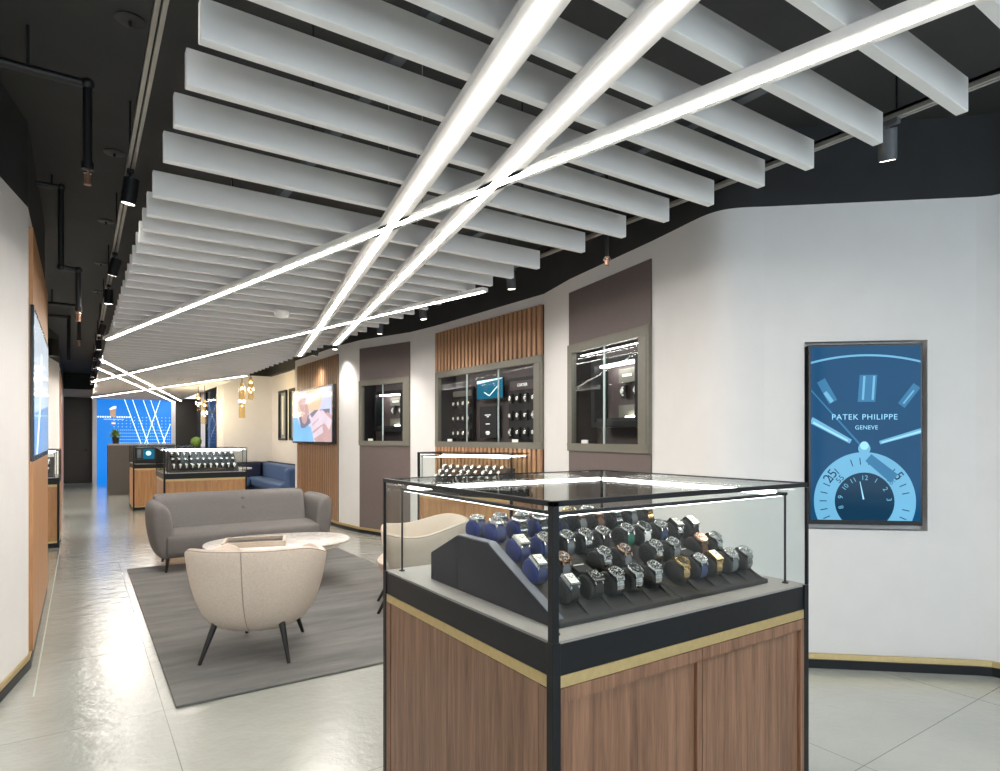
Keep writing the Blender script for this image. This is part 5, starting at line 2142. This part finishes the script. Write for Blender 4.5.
for (z0, z1) in ((1.35, 1.58), (1.95, 2.2)):
    for q in range(5):
        a0 = -PI * 0.95 + q * 0.22
        a1 = a0 + 0.22
        za, zb2 = z0 + (z1 - z0) * q / 5, z0 + (z1 - z0) * (q + 1) / 5
        k.add([(0.0925 * math.cos(a0), 0.0925 * math.sin(a0), za - 0.02), (0.0925 * math.cos(a1), 0.0925 * math.sin(a1), zb2 - 0.02), (0.0925 * math.cos(a1), 0.0925 * math.sin(a1), zb2 + 0.02), (0.0925 * math.cos(a0), 0.0925 * math.sin(a0), za + 0.02)], [(0, 1, 2, 3)], 'blueline')
k.build('banner_stroke', bn, recalc=False)


def pendant(px, py_top, py_bot, Yd, label, rr=0.055):
    u = (px - 500) / 625.0
    t = Yd / (0.83 - 0.5578 * u)
    X = t * (0.5578 + 0.83 * u)
    z1 = 1.4 + (437 - py_top) / 625.0 * t
    z0 = 1.4 + (437 - py_bot) / 625.0 * t
    root = thing('pendant_lamp', label, 'pendant lamp', (X, Yd, z0))
    H_ = z1 - z0
    m_ = MB()
    m_.tube((0, 0, H_), (0, 0, CZ - z0), 0.006, 0.006, 'metal', 8)
    m_.tube((0, 0, H_ - 0.04), (0, 0, H_ + 0.02), 0.035, 0.03, 'gold', 16)
    m_.build('cord', root)
    m_ = MB()
    n = 28
    rows = []
    for z in (0.0, H_ * 0.5, H_ - 0.03):
        rows.append([((rr + (0.006 if i % 2 else 0)) * math.cos(2 * PI * i / n), (rr + (0.006 if i % 2 else 0)) * math.sin(2 * PI * i / n), z) for i in range(n)])
    m_.grid(rows, 'amber', close_u=True, smooth=False)
    m_.build('ribbed_glass_shade', root, recalc=False)
    b_ = MB().ball((0, 0, H_ - 0.09), 0.024, 'bulb')
    b_.ball((0, 0, H_ * 0.35), 0.014, 'bulb')
    b_.build('bulb', root)
    l = bpy.data.lights.new('bulb_lamp', 'POINT')
    l.energy = 12
    l.color = (1.0, 0.93, 0.84)
    l.shadow_soft_size = 0.05
    lo = bpy.data.objects.new('bulb_lamp', l)
    C.objects.link(lo)
    lo.parent = root
    lo.location = (0, 0, H_ * 0.5)
    return root


pendant(198.2, 394, 412, 15.6, 'short glass tube pendant, leftmost of the left pair', 0.055)
pendant(204.5, 401, 424, 14.9, 'longer glass tube pendant of the left pair', 0.06)
pendant(242, 384, 418, 13.6, 'long amber glass tube pendant of the right pair', 0.055)
pendant(250.8, 378, 400, 13.6, 'short amber glass tube pendant of the right pair', 0.05)

# banquette
bq = thing('banquette', 'blue upholstered corner banquette against the white lounge walls', 'sofa', (3.74, 15.3, 0))
m_ = MB()
m_.box((-0.08, -3.2, 0.12), (-0.035, -0.02, 0.84), 'navyfab')
m_.box((-1.6, -0.10, 0.12), (-0.02, -0.03, 0.84), 'navyfab')
m_.build('outer_back', bq, 0.01)
m_ = MB()
m_.box((-0.22, -3.02, 0.46), (-0.08, -0.12, 0.82), 'bluefab')
m_.build('backrest', bq, 0.05, 4)
m_ = MB()
m_.box((-1.6, -0.26, 0.46), (-0.26, -0.11, 0.82), 'navyfab')
m_.build('backrest', bq, 0.05, 4)['label'] = 'navy backrest'
m_ = MB()
m_.box((-0.56, -3.02, 0.30), (-0.20, -0.24, 0.50), 'bluefab')
m_.build('seat', bq, 0.06, 4)
m_ = MB()
m_.box((-1.6, -0.62, 0.30), (-0.57, -0.24, 0.50), 'bluefab')
m_.build('seat', bq, 0.06, 4)
m_ = MB()
m_.box((-0.50, -3.24, 0.14), (-0.06, -3.02, 0.80), 'bluefab')
m_.build('armrest', bq, 0.07, 4)
m_ = MB()
m_.box((-0.50, -3.18, 0.02), (-0.1, -0.1, 0.30), 'navyfab')
m_.box((-1.56, -0.56, 0.02), (-0.50, -0.1, 0.30), 'navyfab')
m_.build('base', bq)
# little table in the lounge
lt = thing('side_table', 'small dark table with a white top before the blue banquette', 'table', (2.62, 13.7, 0))
MB().lathe([(0.33, 0.735), (0.35, 0.74), (0.35, 0.765), (0.34, 0.77)], 'marble', 32).build('tabletop', lt)
MB().tube((0, 0, 0.02), (0, 0, 0.735), 0.03, 0.03, 'leg', 14).build('pedestal', lt)
MB().lathe([(0.24, 0.0), (0.24, 0.015), (0.05, 0.03)], 'leg', 28).build('foot', lt)

# two tall framed mirrors on the lounge wall
for i, (ya, yb2, nm) in enumerate(((13.9, 14.52, 'left'), (13.02, 13.66, 'right'))):
    r_ = thing('framed_mirror', 'tall narrow black-framed mirror above the banquette, %s one' % nm, 'mirror', (3.765, ya, 1.33), 0, 'tall framed mirrors')
    hh = 1.10
    w_ = yb2 - ya
    m_ = MB()
    m_.box((-0.05, 0, 0), (0.0, 0.035, hh), 'metal')
    m_.box((-0.05, w_ - 0.035, 0), (0.0, w_, hh), 'metal')
    m_.box((-0.05, 0.035, 0), (0.0, w_ - 0.035, 0.04), 'metal')
    m_.box((-0.05, 0.05, hh - 0.05), (0.0, w_ - 0.035, hh), 'metal')
    m_.build('mirror_frame', r_)
    MB().box((-0.02, 0.035, 0.04), (-0.01, w_ - 0.035, hh - 0.05), 'steelgrey').build('mirror_glass', r_)
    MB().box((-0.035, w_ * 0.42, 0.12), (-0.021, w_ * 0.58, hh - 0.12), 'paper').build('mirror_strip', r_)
